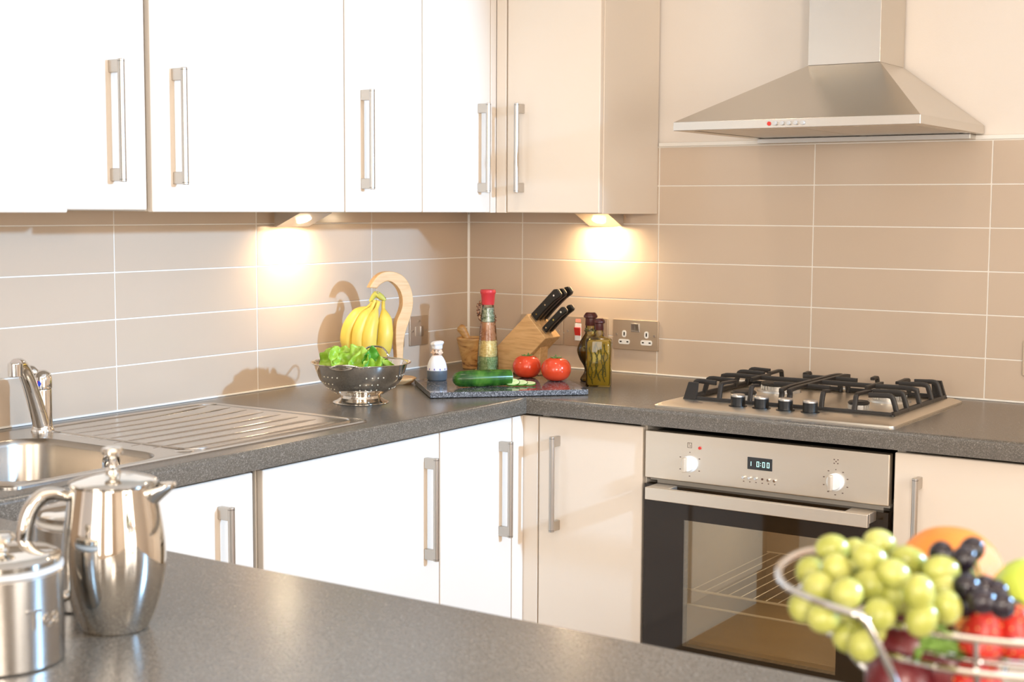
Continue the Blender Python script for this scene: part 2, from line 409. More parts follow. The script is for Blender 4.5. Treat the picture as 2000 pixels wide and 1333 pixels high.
# ================================================================== cabinets
def handle(parent,pos,axis,length=.238,side=1):
    """pos: top centre of the bar on the door face; axis 'x' = door faces +x, 'y' = door faces -y"""
    bm=NB()
    L=length
    def T(a,b,c): # a along door, b out, c up
        return (pos[0]+b,pos[1]+a,pos[2]+c) if axis=='x' else (pos[0]+a,pos[1]-b,pos[2]+c)
    bh=NB()
    cyl(bh,T(0,.031,0),T(0,.031,-L),.0068,seg=20)
    b=obj('bar_handle',bh,M_nickel,parent,world=True,bevel=.0012)
    bm=NB()
    for z0,z1 in ((-.001,-.026),(-L+.026,-L+.001)):
        p=T(-.0058,.0002,z1); q=T(.0058,.031,z0)
        box(bm,min(p[0],q[0]),max(p[0],q[0]),min(p[1],q[1]),max(p[1],q[1]),min(p[2],q[2]),max(p[2],q[2]))
    pieces('bracket',bm,M_nickel,b,world=True,bevel=.0015)
    bm=NB()
    for z in (-.0045,-L+.0045): cyl(bm,T(0,.031,z-.0004),T(0,.031,z+.0004),.0070,seg=20)
    pieces('groove',bm,M_black,b,world=True)
def cabinet(label,x0,x1,y0,y1,z0,z1,face,doors,group,name,h=None,endpanel=None,top_open=False,door_z=None,recess=0):
    """box ranges are the carcass; face 'x' or 'y' the way the doors look; doors: list of (a0,a1) ranges along the run; h: handle positions (a, z)"""
    t=thing(name,label,'cabinet',((x0+x1)/2,(y0+y1)/2,z0),0,group)
    bm=NB(); th=.018
    if face=='x':
        box(bm,x0,x1,y0,y0+th,z0,z1); box(bm,x0,x1,y1-th,y1,z0,z1)
        box(bm,x0,x1,y0+th,y1-th,z0,z0+th); box(bm,x0,x0+.01,y0+th,y1-th,z0+th,z1)
        if not top_open: box(bm,x0,x1,y0+th,y1-th,z1-th,z1)
    else:
        box(bm,x0,x0+th,y0,y1,z0,z1); box(bm,x1-th,x1,y0,y1,z0,z1)
        box(bm,x0+th,x1-th,y0,y1,z0,z0+th); box(bm,x0+th,x1-th,y1-.01,y1,z0+th,z1)
        if not top_open: box(bm,x0+th,x1-th,y0,y1,z1-th,z1)
    obj('carcass',bm,M_carc,t,world=True,smooth=False)
    dz0,dz1=door_z or (z0,z1)
    for k,(a0,a1) in enumerate(doors):
        bm=NB(); g=.0017
        if face=='x': box(bm,x1+.002-recess,x1+.020-recess,a0+g,a1-g,dz0+.0005,dz1)
        else: box(bm,a0+g,a1-g,y0-.020,y0-.002,dz0+.0005,dz1)
        d=obj('door',bm,M_door,t,world=True,bevel=.0035,bseg=3)
        if h and h[k]:
            a,z=h[k]
            handle(d,(x1+.020-recess,a,z) if face=='x' else (a,y0-.020,z),face)
    return t
UZ0,UZ1=1.3665,2.09
g1='cream wall cabinets above the sink wall worktop'; g2='cream base units under the sink wall worktop'
cabinet('wide cream wall cabinet with handle at its left above the drainer',.001,.30,-1.556,-.9535,UZ0+.002,UZ1,'x',[(-1.5555,-.9535)],g1,'wall_cabinet',[(-1.4925,1.6615)],door_z=(UZ0,UZ1))
cabinet('narrow cream wall cabinet whose handle is at its left, right of the wide cabinet',.001,.30,-.953,-.6505,UZ0+.002,UZ1,'x',[(-.953,-.6505)],g1,'wall_cabinet',[(-.8905,1.6605)],door_z=(UZ0,UZ1))
cabinet('cream wall cabinet with handle at its right edge, next to the corner post',.001,.30,-.650,-.3465,UZ0+.002,UZ1,'x',[(-.650,-.3465)],g1,'wall_cabinet',[(-.4025,1.6585)],door_z=(UZ0,UZ1))
cabinet('cream wall cabinet between the protruding white cabinet and the wide one',.001,.30,-1.866,-1.5655,UZ0+.0045,UZ1,'x',[(-1.866,-1.5665)],g1,'wall_cabinet',[(-1.6565,1.6645)],door_z=(UZ0+.004,UZ1))
cabinet('deep white wall cabinet protruding at the left edge of the photo',.001,.427,-2.466,-1.8675,UZ0-.0005,UZ1,'x',[(-2.466,-1.8675)],g1,'wall_cabinet',[(-2.41,1.66)],door_z=(UZ0-.001,UZ1))
c=cabinet('cream wall cabinet on the hob wall, left of the extractor hood',.3535,.632,-.30,-.001,UZ0+.002,UZ1,'y',[(.3545,.6495)],None,'wall_cabinet',[(.4072,1.6595)],door_z=(UZ0,UZ1))
bm=NB(); box(bm,.632,.650,-.302,-.001,UZ0-.001,UZ1); obj('end_panel',bm,M_door,c,world=True,bevel=.001)
bm=NB(); box(bm,.3005,.320,-.3455,-.3195,UZ0,UZ1); box(bm,.3205,.3525,-.320,-.3015,UZ0,UZ1)
tag(obj('corner_post',bm,M_door,bevel=.0015),'cream filler post in the corner between the wall cabinets','corner post')
bm=NB(); box(bm,.02,.3,-.34,-.001,UZ0+.003,UZ1); box(bm,.3005,.3525,-.30,-.001,UZ0+.003,UZ1)
tag(obj('corner_carcass',bm,M_carc,smooth=False),'cream box closing the corner behind the wall cabinet corner post','cabinet')
# base units
BZ0,BZ1=.15,.868
DZ=(.155,.862)
cabinet('cream base unit next to the dark gap, mostly behind the coffee pot',.02,.58,-2.10,-1.562,BZ0,BZ1,'x',[(-2.10,-1.562)],g2,'base_cabinet',[(-1.655,.812)],top_open=True,door_z=DZ)
cabinet('wide cream base unit with handle at its right, right of the dark gap',.02,.58,-1.538,-.9525,BZ0,BZ1,'x',[(-1.538,-.953)],g2,'base_cabinet',[(-1.0085,.8135)],top_open=True,door_z=DZ)
cabinet('narrow cream base unit with long handle beside the inner corner',.02,.58,-.952,-.652,BZ0,BZ1,'x',[(-.952,-.652)],g2,'base_cabinet',[(-.7065,.811)],top_open=True,door_z=DZ)
cabinet('cream base unit left of the oven, handle at its left',.644,.940,-.58,-.02,BZ0,BZ1,'y',[(.643,.940)],'cream base units under the hob wall worktop','base_cabinet',[(.7028,.820)],top_open=True,door_z=DZ)
cabinet('cream base unit right of the oven behind the fruit bowl',1.550,2.15,-.58,-.02,BZ0,BZ1,'y',[(1.5485,2.148)],'cream base units under the hob wall worktop','base_cabinet',[(1.6065,.816)],top_open=True,door_z=DZ)
cabinet('plain cream base unit at the far right end of the hob wall',2.152,2.75,-.58,-.02,BZ0,BZ1,'y',[(2.151,2.748)],'cream base units under the hob wall worktop','base_cabinet',[(2.69,.816)],top_open=True,door_z=DZ)
bm=NB(); box(bm,.582,.600,-.6505,-.602,.155,.862); box(bm,.582,.6415,-.600,-.582,.155,.862)
tag(obj('corner_post',bm,M_door,bevel=.0015),'cream filler post in the inner corner between the base units','corner post')
bm=NB(); box(bm,.04,.575,-1.5605,-1.5395,.16,.86); tag(obj('gap_shade_block',bm,M_gapshade,smooth=False),'near-black block painting the shade between the two left base units','gap')  # solid block; its colour paints the gap's shade
bm=NB(); box(bm,.52,.535,-2.2,-.535,0,.148); box(bm,.52,3.0,-.55,-.535,0,.148)
tag(obj('plinth',bm,M_door,smooth=False),'cream kickboard along the foot of the base units','plinth')
# peninsula support
bm=NB(); box(bm,.66,2.9,-2.86,-2.27,.0005,.8695); t=tag(obj('peninsula_unit',bm,M_door,bevel=.002),'cream cabinet block carrying the peninsula worktop','cabinet')

# ================================================================== under-cabinet lights
def wedge(label,loc,rz,w,shift):
    # local: back along y=0 (wall side), slanting lamp face looks toward -y / down
    t=thing('wedge_light',label,'light',loc,rz,'wedge lights under the wall cabinets')
    d,h=.088,.038
    bm=NB(); prism(bm,[(0,0),(0,-h),(-.006,-h),(-d,-.002),(-d,0)],-w/2,w/2,'x'); obj('housing',bm,M_nickel,t,bevel=.0008)
    n=Vector((0,-(h-.002),-(d-.006))).normalized(); c=Vector((0,-.045,-.0195))
    bm=NB(); cyl(bm,c-n*.003,c+n*.0012,.024,seg=28); ring=obj('bezel',bm,M_chrome,t)
    bm=NB(); cyl(bm,c+n*.0013,c+n*.0022,.019,seg=28)
    obj('lens',bm,pmat('lamp_glow',(1,.9,.7),.5,emit=(1,.82,.55),estr=150),t)
    l=lamp('halogen_lamp','SPOT',tuple(c+n*.006+Vector((shift,0,0))),9.5,(1,.74,.44),size=.016,angle=math.radians(150),blend=1,parent=t)
    l.rotation_euler=Vector((0,.9,-1)).to_track_quat('-Z','Y').to_euler()
    return t
wedge('steel wedge light glowing above the banana side of the sink wall',(.03,-.828,1.3668),-PI/2+PI,.122,.015)
wedge('steel wedge light glowing under the cabinet beside the hood',(.4985,-.02,1.3668),0,.108,-.012)

# ================================================================== extractor hood
hood=thing('extractor_hood','brushed steel chimney extractor hood on the wall above the hob','extractor hood',(1.25,-.001,1.563))
x0,x1,yf,cx0,cx1,cyf,zl,zt,zp=.950,1.548,-.490,1.158,1.344,-.178,1.565,1.5855,1.7345
bm=NB()
def ring(z,a,b,yb,yfr): return [bm.verts.new(p) for p in ((a,yb,z),(b,yb,z),(b,yfr,z),(a,yfr,z))]
r0=ring(zl,x0,x1,-.001,yf); r1=ring(zt,x0,x1,-.001,yf); r2=ring(zp,cx0,cx1,-.001,cyf)
for A,B in ((r0,r1),(r1,r2)):
    for i in range(4): bm.faces.new((A[i],A[(i+1)%4],B[(i+1)%4],B[i]))
bm.faces.new(r2)
# underside rim, set back filter well
r3=ring(zl,x0+.03,x1-.03,-.03,yf+.03); r4=ring(zl+.008,x0+.03,x1-.03,-.03,yf+.03)
for A,B in ((r0,r3),(r3,r4)):
    for i in range(4): bm.faces.new((A[i],A[(i+1)%4],B[(i+1)%4],B[i]))
bm.faces.new(r4)
obj('canopy',bm,M_hood,hood,world=True,bevel=.0012,angle=10)
bm=NB(); box(bm,cx0+.001,cx1-.001,cyf+.001,-.001,zp+.0005,2.39); obj('chimney',bm,M_hood,hood,world=True,bevel=.001)
bm=NB()
for a,b in ((x0+.04,1.245),(1.252,x1-.04)): box(bm,a,b,yf+.05,-.04,zl+.001,zl+.0075)
pieces('grease_filter',bm,M_steel,hood,world=True,bevel=.002)
bm=NB(); box(bm,x0+.02,x1-.02,-.05,-.002,zl-.013,zl-.0005); obj('rear_rail',bm,M_steel,hood,world=True,bevel=.001)
for i in range(5):
    bm=NB(); x=1.212+i*.0166; cyl(bm,(x,yf+.001,1.5752),(x,yf-.0065,1.5752),.0048,seg=18); obj('push_button',bm,pmat('button_grey',(.50,.48,.45),.3),hood,world=True,bevel=.001,label='round white push button')
bm=NB(); cyl(bm,(1.1965,yf+.001,1.5752),(1.1965,yf-.002,1.5752),.0048,seg=18); obj('indicator_light',bm,M_red,hood,world=True,label='round red indicator')

# ================================================================== oven
ov=thing('built_in_oven','built in steel and black glass oven under the gas hob','oven',(1.244,-.3,.27))
X0,X1,YF=.9475,1.5415,-.605
bm=NB(); box(bm,X0,X1,YF,YF+.022,.7425,.8565); cp=obj('control_panel',bm,M_oven,ov,world=True,bevel=.003,bseg=3)
# body shell with an open cavity
bm=NB()
box(bm,X0+.02,1.035,-.578,-.05,.275,.735);box(bm,1.453,X1-.02,-.578,-.05,.275,.735)
box(bm,1.035,1.453,-.578,-.05,.275,.335);box(bm,1.035,1.453,-.578,-.05,.67,.735);box(bm,1.035,1.453,-.08,-.05,.335,.67)
box(bm,X0+.004,X1-.004,-.583,-.05,.735,.7424)
obj('cavity',bm,M_enamel,ov,world=True,smooth=False)
bm=NB(); box(bm,X0+.02,X1-.02,-.582,-.05,.7426,.856); obj('electronics_box',bm,M_black,ov,world=True,smooth=False)
lamp('oven_fill','POINT',(1.243,-.30,.64),1.15,(1,.90,.76),size=.03,parent=None)  # fill light added to brighten the oven cavity
# door: black glass frame round a window
DZ0,DZ1=.285,.7285; W0,W1,Z0,Z1=1.053,1.432,.349,.652
bm=NB()
box(bm,X0,W0,YF,YF+.024,DZ0,DZ1);box(bm,W1,X1,YF,YF+.024,DZ0,DZ1);box(bm,W0,W1,YF,YF+.024,DZ0,Z0);box(bm,W0,W1,YF,YF+.024,Z1,DZ1)
dr=obj('oven_door',bm,M_blackglass,ov,world=True,smooth=False,label='black glass door')
bm=NB(); box(bm,W0-.0,W1+.0,YF+.0005,YF+.003,Z0,Z1); obj('window_pane',bm,M_ovenglass,dr,world=True,smooth=False)
bm=NB()
box(bm,.979,1.516,-.662,-.648,.7025,.7315)
obj('door_handle',bm,M_oven,dr,world=True,bevel=.0015,label='flat steel bar handle')
bm=NB()
box(bm,.979,1.035,-.648,YF-.0003,.709,.7315);box(bm,1.46,1.516,-.648,YF-.0003,.709,.7315)
pieces('handle_bracket',bm,M_oven,dr,world=True,bevel=.002)
bm=NB(); sweep(bm,[(1.045,-.56,.475),(1.443,-.56,.475)],.003,8); sweep(bm,[(1.045,-.565,.44),(1.443,-.565,.44)],.003,8)
for k in range(13):
    x=1.055+k*.031; sweep(bm,[(x,-.56,.4755),(x,-.10,.4755)],.0013,6)
sweep(bm,[(1.045,-.10,.475),(1.443,-.10,.475)],.002,8)
obj('wire_rack',bm,pmat('rack_wire',(.95,.90,.78),.4,metal=.2),ov,world=True)
bm=NB(); box(bm,1.042,1.446,-.55,-.09,.3355,.350); obj('baking_tray',bm,pmat('brown_tray',(.42,.29,.13),.4,metal=.1),ov,world=True,bevel=.003)
# knobs
M_mark=pmat('printed_marks',(.10,.05,.03),.6)
for kx,kz,n0 in ((1.066,.7865,5),(1.4215,.7835,9)):
    bm=NB(); MM=Matrix.Translation((kx,YF,kz))@Matrix.Rotation(PI/2,4,'X')
    lathe(bm,[(0,.0),(.0195,.0),(.0195,.006),(.0165,.008),(.0155,.014),(0,.0145)],36,M=MM)
    kb=obj('control_knob',bm,M_white,cp,world=True,label='white plastic rotary knob')
    bm=NB(); box(bm,kx-.0085,kx-.0005,YF-.027,YF-.012,kz-.017,kz+.017); obj('knob_grip',bm,M_oven,kb,world=True,bevel=.002)
    bm=NB()
    for k in range(n0):
        a=PI/2-(k+1)*2*PI/(n0+1)
        r=.0285; box(bm,kx+r*math.cos(a)-.0018,kx+r*math.cos(a)+.0018,YF-.0005,YF+.0005,kz+r*math.sin(a)-.0009,kz+r*math.sin(a)+.0009)
    cyl(bm,(kx,YF-.0005,kz+.0275),(kx,YF+.0005,kz+.0275),.0012,seg=8)
    if n0==5:
        for a in ((-.0055,-.0047,-.006,.006),(.0047,.0055,-.006,.006),(-.0055,.0055,-.006,-.0052),(-.0055,.0055,.0052,.006)): box(bm,kx-.001+a[0],kx-.001+a[1],YF-.0005,YF+.0005,kz+.044+a[2],kz+.044+a[3])
        for a in ((-.0015,-.0008,.001,.005),(.0008,.0015,-.004,.001)): box(bm,kx-.001+a[0],kx-.001+a[1],YF-.0005,YF+.0005,kz+.044+a[2],kz+.044+a[3])
    else:
        for i in range(3):
            for j in range(3):
                if (i+j)%2==0: box(bm,kx-.0055+i*.0042,kx-.003+i*.0042,YF-.0005,YF+.0005,kz+.040+j*.0042,kz+.0423+j*.0042)
    obj('printed_symbols',bm,M_mark,cp,world=True,smooth=False)
bm=NB(); cyl(bm,(1.0915,YF-.0025,.8265),(1.0915,YF+.001,.8265),.0036,seg=16); obj('indicator_light',bm,M_red,cp,world=True,label='small red lamp')
bm=NB(); box(bm,1.2115,1.272,YF-.0012,YF+.001,.7905,.8185); dsp=obj('clock_display',bm,pmat('display_window',(.035,.035,.035),.15),cp,world=True,bevel=.001,label='dark clock window with pale digits')
M_seg=pmat('lit_digits',(.6,.9,.85),.5,emit=(.55,.95,.88),estr=.55)
SEG={'0':'abcdef','1':'bc'}
def digit(bm,ch,x,z,w=.0062,h=.0125,t=.0014):
    y0,y1=YF-.0018,YF-.0013
    R={'a':(0,w,h-t,h),'d':(0,w,0,t),'g':(0,w,h/2-t/2,h/2+t/2),'f':(0,t,h/2,h),'e':(0,t,0,h/2),'b':(w-t,w,h/2,h),'c':(w-t,w,0,h/2)}
    for s in SEG[ch]:
        a=R[s]; box(bm,x+a[0],x+a[1],y0,y1,z+a[2],z+a[3])
bm=NB(); digit(bm,'1',1.2175,.7985,w=.004,h=.010)
for x in (1.2345,1.2485,1.2595): digit(bm,'0',x,.7975)
box(bm,1.2435,1.2448,YF-.0018,YF-.0013,.8005,.802);box(bm,1.2435,1.2448,YF-.0018,YF-.0013,.8055,.807)
obj('clock_digits',bm,M_seg,dsp,world=True,smooth=False,label='pale lit digits reading 1 0:00')
for i in range(6):
    x=1.203+i*.0152; bm=NB()
    if i==3: cyl(bm,(x,YF-.001,.7705),(x,YF+.001,.7705),.0026,seg=12); obj('sensor_dot',bm,M_mark,cp,world=True)
    else: cyl(bm,(x,YF-.006,.7705),(x,YF+.001,.7705),.0036,seg=16); obj('timer_button',bm,M_chrome,cp,world=True,bevel=.0008)
bm=NB()
for i in range(6):
    x=1.203+i*.0152; box(bm,x-.0016,x+.0016,YF-.0005,YF+.0005,.7605,.7622)
obj('printed_symbols',bm,M_mark,cp,world=True,smooth=False)

# ================================================================== gas hob
hb=thing('gas_hob','stainless steel four burner gas hob with black pan supports','gas hob',(1.248,-.33,.9102))
HX0,HX1,HY0,HY1=.9545,1.5415,-.584,-.078
bm=NB(); pts=rrect((HX0+HX1)/2,(HY0+HY1)/2,HX1-HX0,HY1-HY0,.012,4)
pin=rrect((HX0+HX1)/2,(HY0+HY1)/2,HX1-HX0-.03,HY1-HY0-.03,.012,4)
pwell=rrect((HX0+HX1)/2,-.292,HX1-HX0-.07,.385,.03,4); pw2=rrect((HX0+HX1)/2,-.292,HX1-HX0-.08,.375,.03,4)
loops=[[bm.verts.new((p[0],p[1],z)) for p in P] for P,z in ((pts,.9102),(pts,.9145),(pin,.9215),(pwell,.9215),(pw2,.9165))]
n=len(pts)
for A,B in zip(loops,loops[1:]):
    for i in range(n): bm.faces.new((A[i],A[(i+1)%n],B[(i+1)%n],B[i]))
bm.faces.new(loops[-1]); bm.faces.new(loops[0][::-1])
obj('hob_plate',bm,M_hobst,hb,world=True,angle=25)
def burner(x,y,r):
    b=NB(); M=Matrix.Translation((x,y,.9166))
    lathe(b,[(0,0),(r+.012,0),(r+.010,.004),(r,.005),(r,.016),(r-.004,.0175),(0,.0175)],40,M=M)
    for k in range(28):
        a=2*PI*k/28; box(b,-.0012,.0012,r-.002,r+.0014,.007,.0165,M=M@Matrix.Rotation(a,4,'Z'))
    o=obj('burner',b,pmat('burner_ring',(.72,.70,.66),.3,metal=.8),hb,world=True,label='ribbed aluminium burner ring')
    b=NB(); lathe(b,[(0,.0177),(r+.001,.0177),(r+.002,.021),(r-.002,.0245),(0,.026)],40,M=M); obj('burner_cap',b,M_iron,o,world=True)
burner(1.105,-.40,.030); burner(1.105,-.185,.044); burner(1.40,-.415,.023); burner(1.40,-.205,.040)
for k,x in enumerate((1.152,1.211,1.270,1.330)):
    b=NB(); M=Matrix.Translation((x,-.533,.9216))
    lathe(b,[(0,0),(.0215,0),(.0215,.0012),(.0168,.002),(.0168,.0225),(.0160,.023)],36,M=M)
    o=obj('control_knob',b,M_black,hb,world=True,label='black knob with steel cap')
    b=NB(); lathe(b,[(.0169,.0228),(.0167,.0262),(.0145,.0285),(0,.0298)],36,M=M); obj('knob_cap',b,M_steel,o,world=True)
def finger(b,P,w=.0045,h=.008):
    P=smoothpts(P,3)
    sh=[(-1,-.55),(-.8,-.7),(.8,-.7),(1,-.55),(1,.55),(.8,.7),(-.8,.7),(-1,.55)]
    sweep(b,P,w,shape=sh)
def grid(xa,xb,out,fins):
    """xa outer rail x, xb inner rail x, out = +1 when the inner side lies toward +x"""
    b=NB(); ya,yb=-.485,-.105; zb,zt=.9245,.9625; s=out; W=abs(xb-xa); ym=(ya+yb)/2
    finger(b,[(xa,ya,zb),(xa,ym,zb),(xa,yb,zb)],.006)
    for y in (ya,yb): finger(b,[(xa,y,zb),((xa+xb)/2,y,zb),(xb,y,zb)],.005)
    finger(b,[(xb,ya,zb),(xb,ya+.006,zt-.010),(xb,ya+.018,zt),(xb,ym,zt+.001),(xb,yb-.018,zt),(xb,yb-.006,zt-.010),(xb,yb,zb)],.0058)
    finger(b,[(xa,ym,zb),(xa+s*.008,ym,zt-.012),(xa+s*.018,ym,zt),(xa+s*W*.5,ym,zt),(xb,ym,zt)],.0055)
    for y,L in ((ya+.030,.050),(ya+.100,.065),(yb-.100,.065),(yb-.030,.050)):
        finger(b,[(xa,y,zb-.002),(xa+s*.008,y,zt-.012),(xa+s*.016,y,zt),(xa+s*(.016+L*.5),y,zt),(xa+s*(.016+L),y,zt-.001)],.0055)
    for y in (ya+.100,yb-.100): finger(b,[(xb,y,zt),(xb-s*.03,y,zt),(xb-s*.06,y,zt-.001)],.0052)
    for y,t in ((ya,1),(yb,-1)):
        for fx,L in ((.36,.075),(.68,.030)):
            x=xa+s*W*fx
            finger(b,[(x,y,zb),(x,y+t*.007,zt-.012),(x,y+t*.015,zt),(x,y+t*(.015+L*.5),zt),(x,y+t*(.015+L),zt-.001)],.0052)
    xm=xa+s*W*.45
    finger(b,[(xm,ym-.055,zt),(xm,ym,zt+.001),(xm,ym+.055,zt)],.0052)
    for x in (xa,xb):
        for y in (ya,yb): cyl(b,(x,y,.9175),(x,y,zb),.006,seg=10)
    for y in fins:
        prism(b,[(xa-s*.004,zb-.004),(xa+s*.010,zt+.001),(xa+s*.034,zt+.001),(xa+s*.030,zb-.001)],y-.004,y+.004,'y')
    return obj('pan_support',b,M_iron,hb,world=True,angle=50,label='black cast iron pan support')
grid(.992,1.238,1,(-.487,)); grid(1.504,1.258,-1,(-.103,))
b=textmesh('..smeg.',.0125,.0001); b.transform(Matrix.Translation((1.045,-.528,.9217))); obj('maker_mark',b,M_mark,hb,world=True,smooth=False)

# ================================================================== sink and tap
sk=thing('inset_sink','stainless steel inset sink with ribbed drainer on the left worktop','sink',(.317,-1.63,.9102))
bm=NB()
SX0,SX1,SY0,SY1=.062,.568,-2.105,-1.158
outer=rrect((SX0+SX1)/2,(SY0+SY1)/2,SX1-SX0,SY1-SY0,.03,6)
o2=rrect((SX0+SX1)/2,(SY0+SY1)/2,SX1-SX0-.008,SY1-SY0-.008,.027,6)
o3=rrect((SX0+SX1)/2,(SY0+SY1)/2,SX1-SX0-.03,SY1-SY0-.03,.02,6)
bw=rrect(.3475,-1.9,.395,.35,.07,6); bw=[(x,y) for x,y in bw]
def loop(P,z): return [bm.verts.new((p[0],p[1],z)) for p in P]
L0=loop(outer,.9102);L1=loop(outer,.9125);L2=loop(o2,.9145);L3=loop(o3,.9130)
for A,B in ((L0,L1),(L1,L2),(L2,L3)):
    for i in range(len(A)): bm.faces.new((A[i],A[(i+1)%len(A)],B[(i+1)%len(B)],B[i]))
# deck between rim and bowl edge: fill
B1=loop(bw,.9130)
es=[]
for L in (L3,B1):
    for i in range(len(L)):
        e=bm.edges.get((L[i],L[(i+1)%len(L)])) or bm.edges.new((L[i],L[(i+1)%len(L)])); es.append(e)
bmesh.ops.triangle_fill(bm,use_beauty=True,use_dissolve=True,edges=es)
obj('drainer_deck',bm,M_sink,sk,world=True,angle=20)
bm=NB()
def inset(P,d):
    cx=sum(p[0] for p in P)/len(P);cy=sum(p[1] for p in P)/len(P)
    return [(cx+(p[0]-cx)*(1-d/.19),cy+(p[1]-cy)*(1-d/.17)) for p in P]
Ls=[loop(bw,.9130),loop(inset(bw,.003),.9095),loop(inset(bw,.005),.90),loop(inset(bw,.012),.80),loop(inset(bw,.022),.765),loop(inset(bw,.05),.752),loop(inset(bw,.15),.748)]
for A,B in zip(Ls,Ls[1:]):
    for i in range(len(A)): bm.faces.new((A[i],A[(i+1)%len(A)],B[(i+1)%len(B)],B[i]))
bm.faces.new(Ls[-1])
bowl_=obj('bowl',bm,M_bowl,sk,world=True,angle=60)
bm=NB(); M=Matrix.Translation((.3475,-1.9,.7485)); lathe(bm,[(0,.004),(.03,.004),(.038,.003),(.042,0)],32,M=M); obj('waste_strainer',bm,M_chrome,bowl_,world=True)
M=Matrix.Translation((.387,-1.7325,.878))@Matrix.Rotation(PI/2,4,'X')
bm=NB(); lathe(bm,[(.0135,0),(.0235,0),(.0235,.003),(.0195,.005),(.0135,.004),(.0135,0)],36,M=M)
ofl=obj('overflow',bm,M_chrome,bowl_,world=True)
bm=NB(); lathe(bm,[(0,.001),(.0195,.001),(.0195,.0025),(0,.0025)],30,M=M); obj('overflow_hole',bm,M_black,ofl,world=True)
bm=NB(); lathe(bm,[(0,.003),(.0085,.003),(.0085,.006),(0,.007)],24,M=M)
box(bm,-.0035,.0035,-.017,.017,.0028,.0045,M=M@Matrix.Rotation(.6,4,'Z')); obj('overflow_cap',bm,M_chrome,ofl,world=True)
# ribs fanned over the drainer
for k in range(8):
    t_=k/7; xa=.135+.375*t_; xb=.115+.40*t_
    bm=NB(); ya=-1.685+.01*math.sin(k); yb=-1.19-.035*t_
    if k==0: yb=-1.215
    P=[(xa+(xb-xa)*s/10+ (.02*(1-t_)*math.sin(PI*s/10)), ya+(yb-ya)*s/10, .9131) for s in range(11)]
    R=[.0004]+[.0014+.0016*s/9 for s in range(9)]+[.0006]
    sweep(bm,P,R,seg=10); obj('drainer_rib',bm,M_sink,sk,world=True)
bm=NB(); 
P=[(x,y,.9133) for x,y in rrect(.312,-1.42,.455,.49,.04,5)]
sweep(bm,P,.0022,seg=8,closed=True); obj('drainer_border',bm,M_sink,sk,world=True)
bm=NB(); M=Matrix.Translation((.528,-1.675,.9131)); lathe(bm,[(0,.0009),(.017,.0009),(.019,0)],30,M=M); obj('tap_hole_cover',bm,M_chrome,sk,world=True)
# tap
tp=thing('mixer_tap','chrome single lever mixer tap standing behind the sink bowl','tap',(.108,-1.672,.9131))
bm=NB(); lathe(bm,[(0,0),(.0235,0),(.0235,.004),(.0215,.007),(.0205,.012),(.0205,.086),(.0200,.088),(0,.088)],40); body=obj('tap_body',bm,M_chrome,tp)
bm=NB(); lathe(bm,[(.0195,.0885),(.0215,.090),(.0215,.112),(.018,.121),(.010,.127),(0,.128)],40); hd=obj('lever_head',bm,M_chrome,tp)
bm=NB(); sweep(bm,smoothpts([(-.004,-.012,.120),(-.010,-.016,.127),(-.022,-.018,.130),(-.034,-.016,.128)],4),[.010,.0105,.009,.006],seg=14); obj('lever',bm,M_chrome,hd)
dv=Vector((.50,-.86,0)).normalized(); sp=[]
for s,z in ((.008,.018),(.026,.050),(.054,.094),(.082,.130),(.106,.148),(.126,.150)): sp.append((dv.x*s,dv.y*s,z))
bm=NB(); sweep(bm,smoothpts(sp,5),[.0175,.0165,.015,.0145,.015,.014],seg=20,up=(1,0,0)); spout=obj('spout',bm,M_chrome,tp)
e=Vector(sp[-1]); bm=NB(); cyl(bm,e+Vector((0,-.002,.006)),e+Vector((0,-.002,-.022)),.0145,seg=24); obj('aerator',bm,M_chrome,spout,bevel=.002)
dc=Vector((.553,-.83,0)); c=dc*.0216+Vector((0,0,.101)); rr_=Vector((.83,.553,0))
for nm,col,s_ in (('hot_mark',(.7,.03,.03),-1),('cold_mark',(.03,.08,.6),1)):
    bm=NB(); P=[c+rr_*(s_*.0062*math.sin(PI*k/10))+Vector((0,0,.0062*math.cos(PI*k/10))) for k in range(11)]
    A_=[bm.verts.new(p-dc*.001) for p in P]; B_=[bm.verts.new(p+dc*.0012) for p in P]
    bm.faces.new(A_); bm.faces.new(B_)
    for k in range(11): bm.faces.new((A_[k],A_[(k+1)%11],B_[(k+1)%11],B_[k]))
    obj(nm,bm,pmat(nm,col,.3),hd,label='half round '+('red' if s_<0 else 'blue')+' mark on the tap head')

